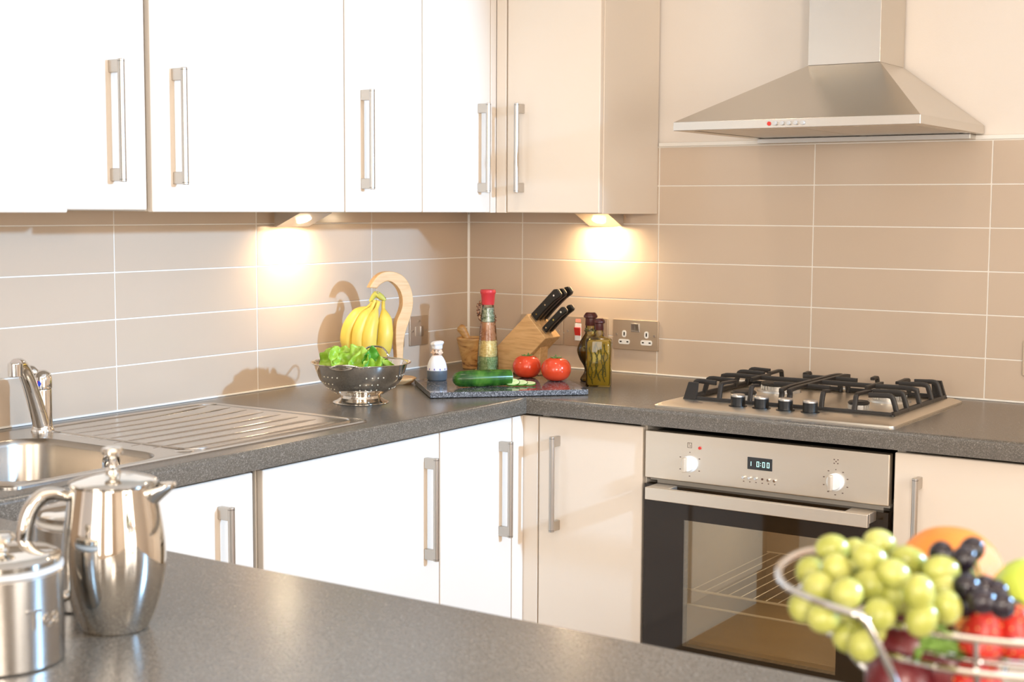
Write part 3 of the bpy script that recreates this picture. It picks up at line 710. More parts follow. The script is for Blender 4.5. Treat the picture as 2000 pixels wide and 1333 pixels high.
# ================================================================== sockets and switches
def plate(label,cx,wall,w,kind,cz=1.021,cat='socket'):
    t=thing('socket_plate' if kind!='spur' else 'switch_plate',label,cat,(cx,0,cz) if wall=='back' else (0,cx,cz),0 if wall=='back' else PI/2)
    bm=NB(); prism(bm,rrect(0,0,w,.086,.003,3),-.0055,-.0002,'y'); p=obj('face_plate',bm,M_brass,t,bevel=.0012)
    bm=NB()
    for s in (-1,1): cyl(bm,(s*(w/2-.0125),-.0052,0),(s*(w/2-.0125),-.0068,0),.0032,seg=14)
    pieces('screw',bm,M_nickel,p)
    if kind=='double':
        for s in (-1,1):
            bm=NB(); cx2=s*.036
            prism(bm,rrect(cx2,.002,.0135,.020,.006,5),-.0062,-.005,'y')
            prism(bm,rrect(cx2,-.0205,.037,.0145,.006,5),-.0062,-.005,'y')
            so=obj('socket_insert',bm,M_white,p,label='white shuttered socket insert')
            bm=NB(); box(bm,cx2-.002,cx2+.002,-.0066,-.0061,-.003,.007)
            for q in (-1,1): box(bm,cx2+q*.011-.0032,cx2+q*.011+.0032,-.0066,-.0061,-.0223,-.0187)
            pieces('pin_slot',bm,M_black,so)
        bm=NB(); box(bm,-.0145,.0145,-.0068,-.005,.0085,.0335); fr=obj('switch_surround',bm,M_nickel,p,bevel=.002)
        for s in (-1,1):
            bm=NB(); prism(bm,[(-.0065,.011),(-.0105 if s>0 else -.0085,.031),(-.0065,.0315)],s*.0062-.0055,s*.0062+.0055,'x'); obj('rocker_switch',bm,M_nickel,fr)
    if kind=='cooker':
        bm=NB(); box(bm,-.026-.0105,-.026+.0105,-.0075,-.005,-.026,.024); fr=obj('switch_surround',bm,M_white,p,bevel=.001)
        bm=NB(); prism(bm,[(-.0070,-.013),(-.0145,.012),(-.0070,.013)],-.026-.0095,-.026+.0095,'x'); obj('red_rocker_switch',bm,M_red,fr,label='large red rocker switch')
        bm=NB(); box(bm,-.026-.0085,-.026+.0085,-.0072,-.005,.027,.037); obj('neon_indicator',bm,pmat('neon',(.6,.25,.2),.3,emit=(1,.2,.1),estr=.6),p,bevel=.001)
        bm=NB(); prism(bm,rrect(.028,-.004,.0135,.020,.006,5),-.0062,-.005,'y'); prism(bm,rrect(.028,-.0265,.037,.0145,.006,5),-.0062,-.005,'y'); obj('socket_insert',bm,M_white,p)
    if kind=='spur':
        bm=NB(); prism(bm,rrect(-.011,-.002,.017,.030,.002,3),-.0072,-.005,'y'); obj('fuse_carrier',bm,M_brass,p,bevel=.001)
        bm=NB(); prism(bm,rrect(.011,-.002,.014,.030,.002,3),-.0085,-.005,'y'); obj('rocker_switch',bm,M_nickel,p,bevel=.001)
        bm=NB(); prism(bm,rrect(0,.028,.012,.006,.0015,3),-.0065,-.005,'y'); obj('neon_indicator',bm,M_nickel,p)
    return t
plate('brushed metal double socket with white inserts between oil bottles and hob',.5875,'back',.147,'double')
plate('brushed metal cooker switch with red rocker behind the oil bottles',.4235,'back',.147,'cooker')
plate('brushed metal double socket behind the knife block',.2700,'back',.147,'double')
plate('brushed metal fused switch on the left wall above the chef timer',-.2555,'left',.087,'spur',cat='switch')
plate('brushed metal switch plate mostly hidden behind the banana stand',-.3685,'left',.087,'spur',cat='switch')
plate('brushed metal double socket cut by the right edge of the photo',1.733,'back',.147,'double')

# ================================================================== granite board and what lies on it
BO=Vector((.4792,-.535,.9102)); BA=math.radians(45.3)
bd=thing('chopping_board','polished dark granite chopping board in the worktop corner','chopping board',tuple(BO),BA)
bm=NB(); box(bm,-.201,.201,-.145,.145,.0015,.0150)
for f in bm.faces: f.material_index=1 if abs(f.normal.z)<.5 else 0
bmesh.ops.recalc_face_normals(bm,faces=bm.faces)
for f in bm.faces: f.material_index=0 if abs(f.normal.z)>.5 else 1
obj('slab',bm,[M_granite,M_granedge],bd,bevel=.0012)
bm=NB()
for sx in (-1,1):
    for sy in (-1,1): cyl(bm,(sx*.17,sy*.115,0),(sx*.17,sy*.115,.0016),.008,seg=12)
pieces('rubber_foot',bm,M_black,bd)
TB=.9254
# cucumber
cu=thing('cucumber','cut green cucumber lying on the granite board','cucumber',(.4755,-.6075,TB),0)
d=Vector((.60,.80,0)).normalized(); P=[];R=[]
rr=[(-.077,.002),(-.075,.010),(-.070,.0155),(-.060,.0195),(-.03,.0212),(.0,.0216),(.03,.0214),(.06,.0205),(.077,.0195)]
for s,r in rr: P.append(d*s+Vector((0,0,.0216))); R.append(r)
bm=NB()
sh=[(math.cos(2*PI*i/28)*(1+.02*math.cos(9*2*PI*i/28)),math.sin(2*PI*i/28)*(1+.02*math.cos(9*2*PI*i/28))) for i in range(28)]
sweep(bm,P,R,shape=sh,cap=True)
obj('skin',bm,M_cuc,cu,angle=60)
bm=NB(); cyl(bm,d*.0772+Vector((0,0,.0216)),d*.0778+Vector((0,0,.0216)),.0186,seg=28); obj('cut_end',bm,M_cucflesh,cu,label='pale cut end')
def slice_(a,b_,z,tilt,label):
    q=Vector((.5,-.57,0))+Vector((.831,.556,0))*a+Vector((-.553,.828,0))*b_
    t=thing('cucumber_slice',label,'cucumber slice',(q.x,q.y,TB+z),math.radians(33.8),'cucumber slices on the board')
    M=Matrix.Rotation(math.radians(tilt),4,'X')
    bm=NB(); lathe(bm,[(0,0),(.0190,0),(.0190,.0035),(0,.0035)],30,M=M); obj('flesh',bm,M_cucflesh,t)
    bm=NB(); lathe(bm,[(.0190,-.0001),(.0205,.0003),(.0205,.0032),(.0190,.0036)],30,M=M); obj('rind',bm,M_cuc,t)
slice_(.0355,.006,.0070,19,'leftmost of the three cucumber slices, beside the cut cucumber')
slice_(.0560,.012,.0050,13,'middle cucumber slice of the three in front of the tomatoes')
slice_(.0770,.014,.0030,7,'rightmost of the three cucumber slices, below the right tomato')
def tomato(loc,r,label,rz):
    t=thing('tomato',label,'tomato',loc,rz,'tomatoes on the granite board')
    bm=NB(); prof=[(0,0),(.35,.01),(.62,.09),(.86,.30),(.99,.62),(1.0,.85),(.93,1.12),(.76,1.36),(.52,1.50),(.30,1.53),(.12,1.47),(0,1.42)]
    pts=smoothpts([(a*r,0,b*r) for a,b in prof],3)
    lathe(bm,[(max(p.x,0),p.z) for p in pts],44)
    for v in bm.verts:
        a=math.atan2(v.co.y,v.co.x); k=1+.02*math.cos(5*a+1)*(v.co.z/r/1.5); v.co.x*=k; v.co.y*=k
    bmesh.ops.remove_doubles(bm,verts=bm.verts,dist=.00005)
    obj('flesh',bm,M_tomato,t,angle=60)
    bm=NB()
    for k in range(6):
        a=2*PI*k/6+.3; ca,sa=math.cos(a),math.sin(a)
        sweep(bm,smoothpts([(0,0,1.44*r),(ca*.15*r,sa*.15*r,1.53*r),(ca*.30*r,sa*.30*r,1.56*r),(ca*.40*r,sa*.40*r,1.60*r)],3),[.0018,.0020,.0014,.0005],seg=6)
    sweep(bm,[(0,0,1.45*r),(.05*r,0,1.62*r),(.12*r,.02*r,1.72*r)],.0016,seg=6)
    obj('calyx',bm,M_calyx,t)
tomato((.459,-.372,TB),.0385,'left red tomato with a dark green calyx on the granite board',.4)
tomato((.561,-.388,TB),.0395,'right red tomato, next to the cucumber slices',2.2)
# chef timer
ch=thing('kitchen_timer','small white chef figure kitchen timer with grey base','kitchen timer',(.2985,-.561,TB),math.radians(30))
bm=NB(); lathe(bm,[(0,0),(.024,0),(.0268,.004),(.0272,.024),(.0268,.026),(0,.026)],40); obj('timer_base',bm,pmat('slate_plastic',(.10,.115,.13),.4),ch,bevel=.0008,label='dark grey round base')
bm=NB(); lathe(bm,[(p.x,p.z) for p in smoothpts([(.0268,0,.0265),(.0262,0,.034),(.0235,0,.046),(.0185,0,.057),(.0135,0,.064),(.011,0,.0655),(0.0,0,.0655)],4)],40); bd_=obj('body',bm,pmat('glazed_white',(.82,.80,.80),.25),ch)
bm=NB()
for k in range(11):
    a=2*PI*k/11; cx_,cy_=.0267*math.cos(a),.0267*math.sin(a)
    box(bm,-.0011,.0011,-.0004,.0004,-.0022,.0022,M=Matrix.Translation((cx_,cy_,.0305))@Matrix.Rotation(a+PI/2,4,'Z'))
obj('minute_marks',bm,pmat('violet_print',(.12,.06,.35),.5),bd_)
bm=NB(); sphere(bm,(0,0,.0745),.0145,24,16,sc=(1,.95,.95)); 
sphere(bm,(.0137,-.003,.073),.003,10,8); sphere(bm,(-.0137,-.003,.073),.003,10,8); sphere(bm,(0,-.0145,.0735),.0026,10,8)
hd_=obj('head',bm,pmat('painted_skin',(.80,.56,.40),.4),ch,label='painted face with moustache')
bm=NB(); sweep(bm,smoothpts([(-.0065,-.0128,.0690),(-.003,-.0146,.0706),(0,-.0150,.0700),(.003,-.0146,.0706),(.0065,-.0128,.0690)],3),[.0006,.0015,.0012,.0015,.0006],seg=8)
for s in (-1,1): sweep(bm,[(s*.0022,-.0138,.0795),(s*.0048,-.0132,.0803),(s*.0075,-.0118,.0796)],.0008,seg=6); sphere(bm,(s*.0045,-.0133,.0768),.0012,8,6)
obj('painted_features',bm,pmat('brown_print',(.09,.05,.03),.5),hd_)
bm=NB(); lathe(bm,[(.0138,.0835),(.0144,.0845),(.0140,.0915),(.0150,.0930),(.0172,.0965),(.0165,.1010),(.011,.1035),(0,.104)],36)
for v in bm.verts:
    if v.co.z>.09: a=math.atan2(v.co.y,v.co.x); k=1+.06*math.cos(7*a); v.co.x*=k; v.co.y*=k; v.co.z+=v.co.x*.12
obj('chef_hat',bm,pmat('hat_white',(.84,.82,.82),.4),ch)

# ================================================================== spice bottle, mortar, knife block, oils
sb=thing('spice_bottle','tall tapered glass bottle of layered dried peas and spices with red cap','bottle',(.265,-.277,.9102),math.radians(33.8))
prof=[(0.0,0.0),(.030,0),(.0315,.004),(.0290,.06),(.0240,.12),(.0200,.165),(.0168,.190),(.0162,.198),(.0172,.200),(.0172,.203)]
bm=NB(); lathe(bm,prof,40); obj('glass',bm,M_glass,sb)
def beads(z0,z1,n,rad,mat,name,r0,r1,seed):
    random.seed(seed); bm=NB()
    lathe(bm,[(0,z0),(r0-.003,z0),(r1-.003,z1),(0,z1)],24)
    for i in range(n):
        z=random.uniform(z0+rad*.5,z1-rad*.3); t=(z-z0)/(z1-z0); r=r0+(r1-r0)*t-.0022-rad*.35; a=random.uniform(0,2*PI)
        sphere(bm,(r*math.cos(a),r*math.sin(a),z),rad*random.uniform(.85,1.1),8,6)
    o=obj(name,bm,mat,sb); o['kind']='stuff'; return o
beads(.002,.052,330,.0030,ramp_mat('split_peas',[(.3,(.22,.32,.12)),(.6,(.44,.52,.26)),(.9,(.66,.70,.46))],160,.5),'green_peas',.0298,.0283,1)
beads(.053,.098,330,.0029,ramp_mat('yellow_peas',[(.3,(.74,.52,.18)),(.6,(.90,.72,.36)),(.9,(.95,.84,.55))],160,.5),'yellow_peas',.0280,.0252,2)
beads(.099,.150,60,.0036,ramp_mat('pink_spice',[(.3,(.45,.17,.08)),(.55,(.62,.30,.15)),(.9,(.74,.45,.28))],30,.5,stretch=(1,1,.4)),'red_lentils',.0248,.0212,3)
beads(.151,.190,70,.0030,ramp_mat('dried_herb',[(.3,(.14,.18,.10)),(.5,(.34,.38,.26)),(.7,(.75,.74,.62))],90,.6),'dried_herbs',.0207,.0168,4)
bm=NB(); lathe(bm,[(0,.199),(.0172,.199),(.0178,.203),(.0198,.228),(.0218,.231),(.0222,.236),(.0205,.241),(0,.242)],40); obj('wax_cap',bm,M_redwax,sb,label='bright red wax cap')
# string of brown beads behind the neck
bm=NB(); random.seed(5)
for i in range(70):
    t=random.random(); a=PI*(.5+t); rr_=random.uniform(0,.0045); an=random.uniform(0,6.28)
    x=-.0155+.0125*math.cos(a)+rr_*math.cos(an); z=.181+.024*math.sin(a)+rr_*math.sin(an)
    sphere(bm,(x,.004+random.uniform(-.006,.006),z),random.uniform(.0022,.0036),8,6)
for i in range(8): sphere(bm,(.0195+random.uniform(-.002,.003),.008,.150+i*.0025),.0022,8,6)
obj('bead_garland',bm,ramp_mat('pepper_beads',[(.35,(.08,.025,.01)),(.55,(.30,.12,.05)),(.8,(.75,.62,.42))],130,.5,detail=1),sb,label='brown and cream beads tied round the neck')
mo=thing('mortar','small olive wood mortar standing in the corner behind the spice bottle','mortar',(.1320,-.168,.9102))
bm=NB(); pf=smoothpts([(.024,0,0),(.027,0,.003),(.029,0,.02),(.036,0,.05),(.0425,0,.078),(.0445,0,.088),(.042,0,.0915),(.038,0,.089),(.033,0,.06),(.022,0,.035),(0,0,.028)],3)
lathe(bm,[(0,0)]+[(max(p.x,0),max(p.z,0)) for p in pf],44); obj('mortar_bowl',bm,M_olive,mo)
pe=thing('pestle','olive wood pestle leaning in the mortar','pestle',(.132,-.168,.946))
L=Vector((-.831,-.556,0))
P=[L*-.012+Vector((0,0,.006)),L*-.004+Vector((0,0,.018)),L*.010+Vector((0,0,.045)),L*.022+Vector((0,0,.068)),L*.032+Vector((0,0,.083)),L*.037+Vector((0,0,.089))]
bm=NB(); sweep(bm,smoothpts(P,4),[.010,.0115,.0095,.0115,.0135,.007],seg=18); obj('pestle_shaft',bm,M_olive,pe,angle=60)
# knife block
kb=thing('knife_block','slanted oak knife block standing behind the tomatoes','knife block',(.245,-.185,.9102))
ax=Vector((.724,0,.690)); pr=Vector((.690,0,-.724))
A=Vector((.180,0,.9104)); Bp=A+ax*.252; Cp=Bp+pr*.091
D=Cp-ax*((Cp.z-.9104)/ax.z)
bm=NB(); prism(bm,[(p.x,p.z) for p in (A,D,Cp,Bp)],-.226,-.146,'y'); obj('block',bm,M_block,kb,world=True,bevel=.0025)
bm=NB()
for s,y,w_ in ((.018,-.2105,.024),(.018,-.186,.024),(.018,-.161,.024),(.066,-.208,.018),(.066,-.182,.018)):
    c=Bp+pr*s; M=Matrix.Translation((c.x,y,c.z))@Matrix(((pr.x,0,ax.x,0),(0,1,0,0),(pr.z,0,ax.z,0),(0,0,0,1)))
    box(bm,-w_/2,w_/2,-.002,.002,-.003,.0004,M=M)
pieces('slot',bm,M_black,kb,world=True)
bm=NB(); prism(bm,[(.335,.9104),(.390,.9104),(.396,.992),(.372,.969)],-.205,-.165,'y'); obj('rear_foot',bm,M_block,kb,world=True,bevel=.002)
M_handle=pmat('black_handle',(.014,.012,.010),.32)
def knife(s,y,w,L,label,rz=0):
    c=Bp+pr*s
    t=thing('kitchen_knife',label,'knife',(c.x,y,c.z),0,'black handled knives in the block')
    M=Matrix(((pr.x,0,ax.x,0),(0,1,0,0),(pr.z,0,ax.z,0),(0,0,0,1)))
    bm=NB()
    pts=[(-w*.50,.004),(w*.50,.004),(w*.42,L*.35),(w*.46,L*.75),(w*.62,L*.93),(w*.45,L),(-w*.25,L*1.01),(-w*.52,L*.93),(-w*.5,L*.6)]
    prism(bm,pts,-.0072,.0072,'y',M=M); h=obj('grip',bm,M_handle,t,bevel=.0035,bseg=3)
    bm=NB(); prism(bm,[(-w*.46,-.06),(w*.46,-.06),(w*.48,.0045),(-w*.48,.0045)],-.0009,.0009,'y',M=M); obj('blade',bm,M_nickel,t)
    bm=NB(); prism(bm,[(-w*.2,L*.985),(w*.48,L*.975),(w*.40,L*1.012),(-w*.15,L*1.02)],-.0012,.0012,'y',M=M); obj('tang_end',bm,M_chrome,t)
    for k in (.16,.50,.84):
        bm=NB(); cyl(bm,(0,-.0078,L*k),(0,.0078,L*k),.0026,seg=14); bm.transform(M); obj('rivet',bm,M_chrome,h)
knife(.018,-.2105,.0265,.116,'large black knife nearest the camera in the upper row of the block')
knife(.018,-.186,.0245,.118,'middle knife of the upper row in the block')
knife(.018,-.161,.0245,.124,'farthest knife of the upper row, nearest the wall')
knife(.066,-.208,.0200,.098,'small black knife nearest the camera in the lower row of the block')
knife(.066,-.182,.0190,.106,'small black knife behind the other in the lower row of the block')
# square oil bottle
ob=thing('oil_bottle','square glass bottle of golden oil and herbs with maroon wax stopper','oil bottle',(.651,-.318,.9102),math.radians(22))
def sqloop(bm,w,d_,r,z): return [bm.verts.new((p[0],p[1],z)) for p in rrect(0,0,w,d_,min(r,min(w,d_)/2*.99),5)]
def loft(bm,L,c0=True,c1=True):
    for A,B in zip(L,L[1:]):
        for i in range(len(A)): bm.faces.new((A[i],A[(i+1)%len(A)],B[(i+1)%len(B)],B[i]))
    if c0: bm.faces.new(L[0][::-1])
    if c1: bm.faces.new(L[-1])
bm=NB(); loft(bm,[sqloop(bm,*q) for q in ((.062,.034,.006,0),(.066,.038,.007,.003),(.067,.039,.007,.120),(.064,.036,.010,.127),(.045,.030,.014,.131),(.026,.026,.0129,.134),(.022,.022,.0109,.138),(.022,.022,.0109,.150))]); obj('glass',bm,M_oilglass,ob,angle=45)
bm=NB(); loft(bm,[sqloop(bm,*q) for q in ((.056,.028,.006,.004),(.060,.032,.006,.008),(.061,.033,.006,.117),(.055,.027,.008,.122))]); obj('oil',bm,M_oil,ob)
random.seed(11); bm=NB()
for k in range(9):
    x=random.uniform(-.024,.024); y=-.0172; z0=random.uniform(.006,.03); P=[(x+random.uniform(-.006,.006),y+random.uniform(-.0002,.0002),z0+j*.018) for j in range(6)]
    P=smoothpts(P,3); P=[p for p in P if p.z<.116]
    sweep(bm,P,.0009,seg=6)
    for p in P[::1]:
        q=Vector((random.choice((-1,1))*random.uniform(.002,.005),0,random.uniform(.001,.004))); sweep(bm,[p,p+q],[.0007,.0004],seg=5)
obj('herb_sprigs',bm,M_herb,ob)
def waxcap(t,z0,r,h,name='wax_stopper'):
    bm=NB(); lathe(bm,[(0,z0),(r*.76,z0),(r*.80,z0+h*.05),(r*.76,z0+h*.55),(r,z0+h*.62),(r*1.02,z0+h*.72),(r*.8,z0+h*.92),(r*.62,z0+h),(0,z0+h)],28)
    for v in bm.verts:
        a=math.atan2(v.co.y,v.co.x)
        if v.co.z>z0+h*.58: v.co.x*=1+.04*math.cos(8*a); v.co.y*=1+.04*math.cos(8*a)
    obj(name,bm,M_darkred,t,angle=40,label='dark maroon wax stopper')
waxcap(ob,.1495,.0148,.031)
# curvy oil bottle
cb=thing('oil_bottle','curved dark glass oil bottle with narrow waist behind the square one','oil bottle',(.5735,-.232,.9102))
pf=[(0,0,0),(.024,0,0),(.027,0,.003),(.026,0,.010),(.019,0,.020),(.0155,0,.031),(.018,0,.042),(.028,0,.058),(.035,0,.076),(.036,0,.088),(.031,0,.104),(.021,0,.121),(.0145,0,.132),(.0135,0,.152)]
pp=[pf[0]]+smoothpts(pf[1:],3)
bm=NB(); lathe(bm,[(max(p[0],0),max(p[2],0)) for p in pp],40); obj('glass',bm,M_oilglass,cb)
bm=NB(); lathe(bm,[(0,.0015)]+[(max(p[0]-.0028,0),max(p[2],.0015)) for p in pp[1:] if p[2]<.128]+[(0,.128)],40); obj('oil',bm,M_darkoil,cb)
bm=NB(); random.seed(3)
for i in range(14): a=2*PI*i/14; sphere(bm,(.0150*math.cos(a),.0150*math.sin(a),.140+random.uniform(-.004,.004)),.0028,8,6)
sweep(bm,[(.0150*math.cos(2*PI*k/24),.0150*math.sin(2*PI*k/24),.1385) for k in range(24)],.0012,seg=6,closed=True)
obj('berry_garland',bm,ramp_mat('berries',[(.3,(.05,.02,.01)),(.6,(.14,.14,.04)),(.9,(.30,.10,.05))],120,.5),cb)
waxcap(cb,.1522,.0185,.036)

# ================================================================== colander and lettuce
CC=Vector((.342,-.926,.9102))
cl=thing('colander','stainless steel footed colander filled with lettuce on the worktop','colander',tuple(CC),0)
pf=[(.055,0,.021),(.064,0,.026),(.082,0,.038),(.098,0,.056),(.1075,0,.078),(.1125,0,.096)]
pp=smoothpts(pf,5)
prof=[(0,.019),(.03,.019)]+[(p.x,p.z) for p in pp]+[(.1145,.0975),(.1205,.0985),(.1215,.0975),(.1205,.0965)]
bm=NB(); lathe(bm,prof,72); obj('bowl',bm,M_mirror,cl,thick=.0008)
bm=NB(); lathe(bm,[(.047,.0188),(.049,.012),(.056,.0065),(.066,.0028),(.0675,.0008),(.0665,0),(.062,.0006),(.050,.0085),(.045,.0188)],60); obj('foot_ring',bm,M_mirror,cl)
bm=NB()
for row,(t0,n) in enumerate(((.22,34),(.40,38),(.58,42),(.74,46))):
    q=pp[int(t0*(len(pp)-1))]; q2=pp[int(t0*(len(pp)-1))+1]
    nr=Vector((q2.z-q.z,0,-(q2.x-q.x))).normalized()
    for k in range(n):
        if (k//4)%2==(row%2) : continue
        a=2*PI*(k+.5*(row%2))/n; Rz=Matrix.Rotation(a,3,'Z')
        c=Rz@Vector((q.x,0,q.z)); nn=Rz@nr; cyl(bm,c+nn*.0004,c+nn*.0011,.0016,seg=10)
obj('hole_light_dots',bm,pmat('painted_hole_light',(.75,.68,.52),.6),cl)['kind']='stuff'  # pale discs paint the light coming through the holes
for s in (0,1):
    a=math.radians(-65+180*s); e=Vector((math.cos(a),math.sin(a),0)); f=Vector((-e.y,e.x,0)); Z=Vector((0,0,1))
    zz=[.0965,.0975,.103,.103,.0975,.0965] if s==0 else [.0965,.105,.120,.120,.105,.0965]
    rd=[.1195,.132,.142,.142,.132,.1195]; tt=[-.036,-.034,-.016,.016,.034,.036]
    bm=NB(); sweep(bm,smoothpts([e*r+f*t+Z*z for r,t,z in zip(rd,tt,zz)],5),.0024,seg=10); obj('wire_handle',bm,M_chrome,cl)
def leaf(loc,size,tilt,rz,label,mat,seed,pointy=False):
    bm=NB(); n=22; random.seed(seed); off=Vector((seed*3.7,seed*1.3,0))
    V={}
    for i in range(n+1):
        for j in range(n+1):
            u=i/n*2-1; v=j/n*2-1
            x=u*math.sqrt(1-v*v/2); y=v*math.sqrt(1-u*u/2); r=math.hypot(x,y)
            if pointy: x*=.62*(1-.55*max(y,0))
            z=.32*r*r+noise.noise(Vector((x*2.6,y*2.6,0))+off)*.30*r+math.sin(9*math.atan2(y,x)+seed)*.10*r**3+.10*math.cos(x*9+seed)*r
            V[i,j]=bm.verts.new((x*size,y*size,z*size))
    for i in range(n):
        for j in range(n): bm.faces.new((V[i,j],V[i+1,j],V[i+1,j+1],V[i,j+1]))
    bm.transform(Matrix.Rotation(rz,4,'Z')@Matrix.Rotation(tilt,4,'X'))
    o=obj('lettuce_leaf',bm,mat,angle=80,thick=.0006); o.location=loc
    tag(o,label,'lettuce leaf','lettuce leaves in the colander')
rgt=Vector((.831,.556,0)); fwd=Vector((-.553,.828,0))
def cpos(a,b,z): return tuple(CC+rgt*a+fwd*b+Vector((0,0,z)))
cs=[(-.062,-.010,.098,.036,1.05,.3,'leftmost ruffled lettuce leaf against the colander rim'),
(-.040,-.030,.099,.040,.85,1.1,'frilly lettuce leaf second from the left in the colander'),
(-.010,-.045,.095,.045,.9,.1,'pale frilly lettuce leaf at the front middle of the colander'),
(.018,-.052,.092,.040,1.0,.5,'small light lettuce leaf left of the pointed dark one'),
(-.045,.030,.094,.042,.5,2.2,'lettuce leaf at the back left of the colander'),
(.0,.025,.086,.055,.35,.9,'large lettuce leaf in the middle of the colander'),
(.058,-.020,.082,.036,.6,2.9,'lettuce leaf lying low at the right of the colander')]
for i,(a,b_,z,s,t_,r,lb) in enumerate(cs): leaf(cpos(a,b_,z),s,t_,r,lb,M_lett,i+1)
leaf(cpos(.034,-.048,.100),.040,1.35,.55,'pointed darker green lettuce leaf sticking up in the colander',M_lettd,12,True)

# ================================================================== banana stand and bananas
bs=thing('banana_stand','curved pale wooden banana stand beside the colander','banana stand',(.185,-.575,.9102),math.atan2(.91,.41))
# local x runs along the plane of the hook; outer and inner outline (s, z)
K=1/(727*.847)
U=lambda u,v:((u-775)*K,(748-v)/727.)
outl=[(778,744),(778,698),(781,655),(792,618),(797,588),(791,558),(778,538),(760,530),(740,531),(726,543),(717,560),(731,561.5),(738,553),(754,548),(770,562),(777,584),(775,604),(766,628),(764,660),(766,700),(764,744)]
bm=NB()
o_=[U(*p) for p in outl]; so=[(p.x,p.z) for p in smoothpts([(a,0,b) for a,b in o_[:11]],4)]; si=[(p.x,p.z) for p in smoothpts([(a,0,b) for a,b in o_[11:]],4)]
n=min(len(so),len(si))
def resample(P,n):
    L=[0]
    for a,b in zip(P,P[1:]): L.append(L[-1]+math.dist(a,b))
    out=[]
    for i in range(n):
        d_=L[-1]*i/(n-1); k=max(j for j in range(len(L)) if L[j]<=d_+1e-12); k=min(k,len(P)-2); t=(d_-L[k])/max(L[k+1]-L[k],1e-9)
        out.append((P[k][0]*(1-t)+P[k+1][0]*t,P[k][1]*(1-t)+P[k+1][1]*t))
    return out
n=34; so=resample(so,n); si=resample(si[::-1],n)
rows=[]
for a,b in zip(so,si): rows.append([bm.verts.new((a[0],-.011,a[1])),bm.verts.new((a[0],.011,a[1])),bm.verts.new((b[0],.011,b[1])),bm.verts.new((b[0],-.011,b[1]))])
for A_,B_ in zip(rows,rows[1:]):
    for i in range(4): bm.faces.new((A_[i],A_[(i+1)%4],B_[(i+1)%4],B_[i]))
bm.faces.new(rows[0]); bm.faces.new(rows[-1][::-1])
obj('hook_post',bm,M_wood,bs,bevel=.003,bseg=3,angle=45)
bm=NB(); lathe(bm,[(0,0),(.036,0),(.040,.003),(.049,.011),(.050,.015),(.047,.017),(0,.017)],12,M=Matrix.Translation((-.006,0,0))); obj('base_disc',bm,M_wood,bs,bevel=.001,angle=20)
hx,hz=U(733,560); bm=NB(); sweep(bm,smoothpts([(hx,0,hz+.004),(hx,0,hz-.010),(hx+.003,0,hz-.016),(hx+.006,0,hz-.011)],3),.0011,seg=8); obj('wire_hook',bm,M_nickel,bs)
bn=thing('banana_bunch','bunch of ripe yellow bananas hanging from the wooden stand','banana bunch',(.185,-.575,.9102),math.atan2(.91,.41))
th=math.atan2(.91,.41); hvec=Vector((math.cos(th),math.sin(th),0)); tocam=-fwd
# local direction towards the camera
tc=Vector((tocam.dot(hvec),tocam.dot(Vector((-hvec.y,hvec.x,0))),0)); rl=Vector((rgt.dot(hvec),rgt.dot(Vector((-hvec.y,hvec.x,0))),0))
def LP(u,v,dpt):
    # a point seen at (u,v) of the design drawing, dpt metres in front of the stand plane, in bunch coordinates
    base=Vector((-.006,0,0)); return base*0+rl*((u-779)/727.)+tc*dpt+Vector((0,0,(748-v)/727.))
crown=[(726,585),(735,576),(747,582)]
ban=[ # centre line (u,v,depth) tip last, max radius px
([(727,590,.012),(718,600,.016),(700,612,.030),(686,635,.040),(681,662,.040),(688,690,.030),(694,700,.022)],14.5),
([(732,586,.018),(726,600,.028),(715,616,.044),(705,642,.056),(703,668,.056),(708,692,.046),(711,702,.038)],13),
([(740,588,.020),(736,602,.032),(730,622,.050),(725,650,.062),(724,676,.060),(727,700,.050),(729,710,.042)],14),
([(748,588,.014),(749,603,.024),(753,622,.038),(754,648,.048),(751,674,.046),(746,696,.036),(743,706,.030)],15),
([(736,586,.004),(728,602,.010),(716,625,.018),(712,655,.024),(714,685,.020),(718,705,.012)],13),
]
for pts,rpx in ban:
    P=smoothpts([LP(*p) for p in pts],6); r=rpx/727.*1.0
    R=[.0048,.0050,r*.86,r*1.0,r*1.0,r*.72,.0035] if len(pts)==7 else [.0048,.0055,r,r,r*.75,.0035]
    sh=[(math.cos(2*PI*i/20)*(1+.045*math.cos(5*2*PI*i/20)),math.sin(2*PI*i/20)*(1+.045*math.cos(5*2*PI*i/20))) for i in range(20)]
    bm=NB(); sweep(bm,P,R,shape=sh,up=tuple(tc)); 
    N_=len(P)
    b_=obj('banana',bm,[M_banana],bn,angle=70)
    bm=NB(); sweep(bm,[P[-1],P[-1]+(P[-1]-P[-2]).normalized()*.004],[.0036,.0026],seg=8); obj('tip',bm,M_bcrown,b_)
bm=NB(); Cc=[LP(u,v,.010) for u,v in crown]
sweep(bm,smoothpts([LP(722,589,.010),LP(733,574,.008),LP(744,580,.010),LP(752,586,.012)],4),[.004,.0085,.0085,.004],seg=12); obj('stalk',bm,M_bstem,bn)
bm=NB(); sweep(bm,[LP(731,570,.008),LP(741,573,.008),LP(752,583,.012)],[.0022,.0030,.0028],seg=8); obj('crown',bm,M_bcrown,bn,label='dark dried crown')

# ================================================================== coffee pot and canisters on the peninsula
cp_=thing('coffee_pot','polished steel cafetiere with curved handle on the peninsula worktop','coffee pot',(1.320,-2.525,.9102),math.atan2(.556,.831))
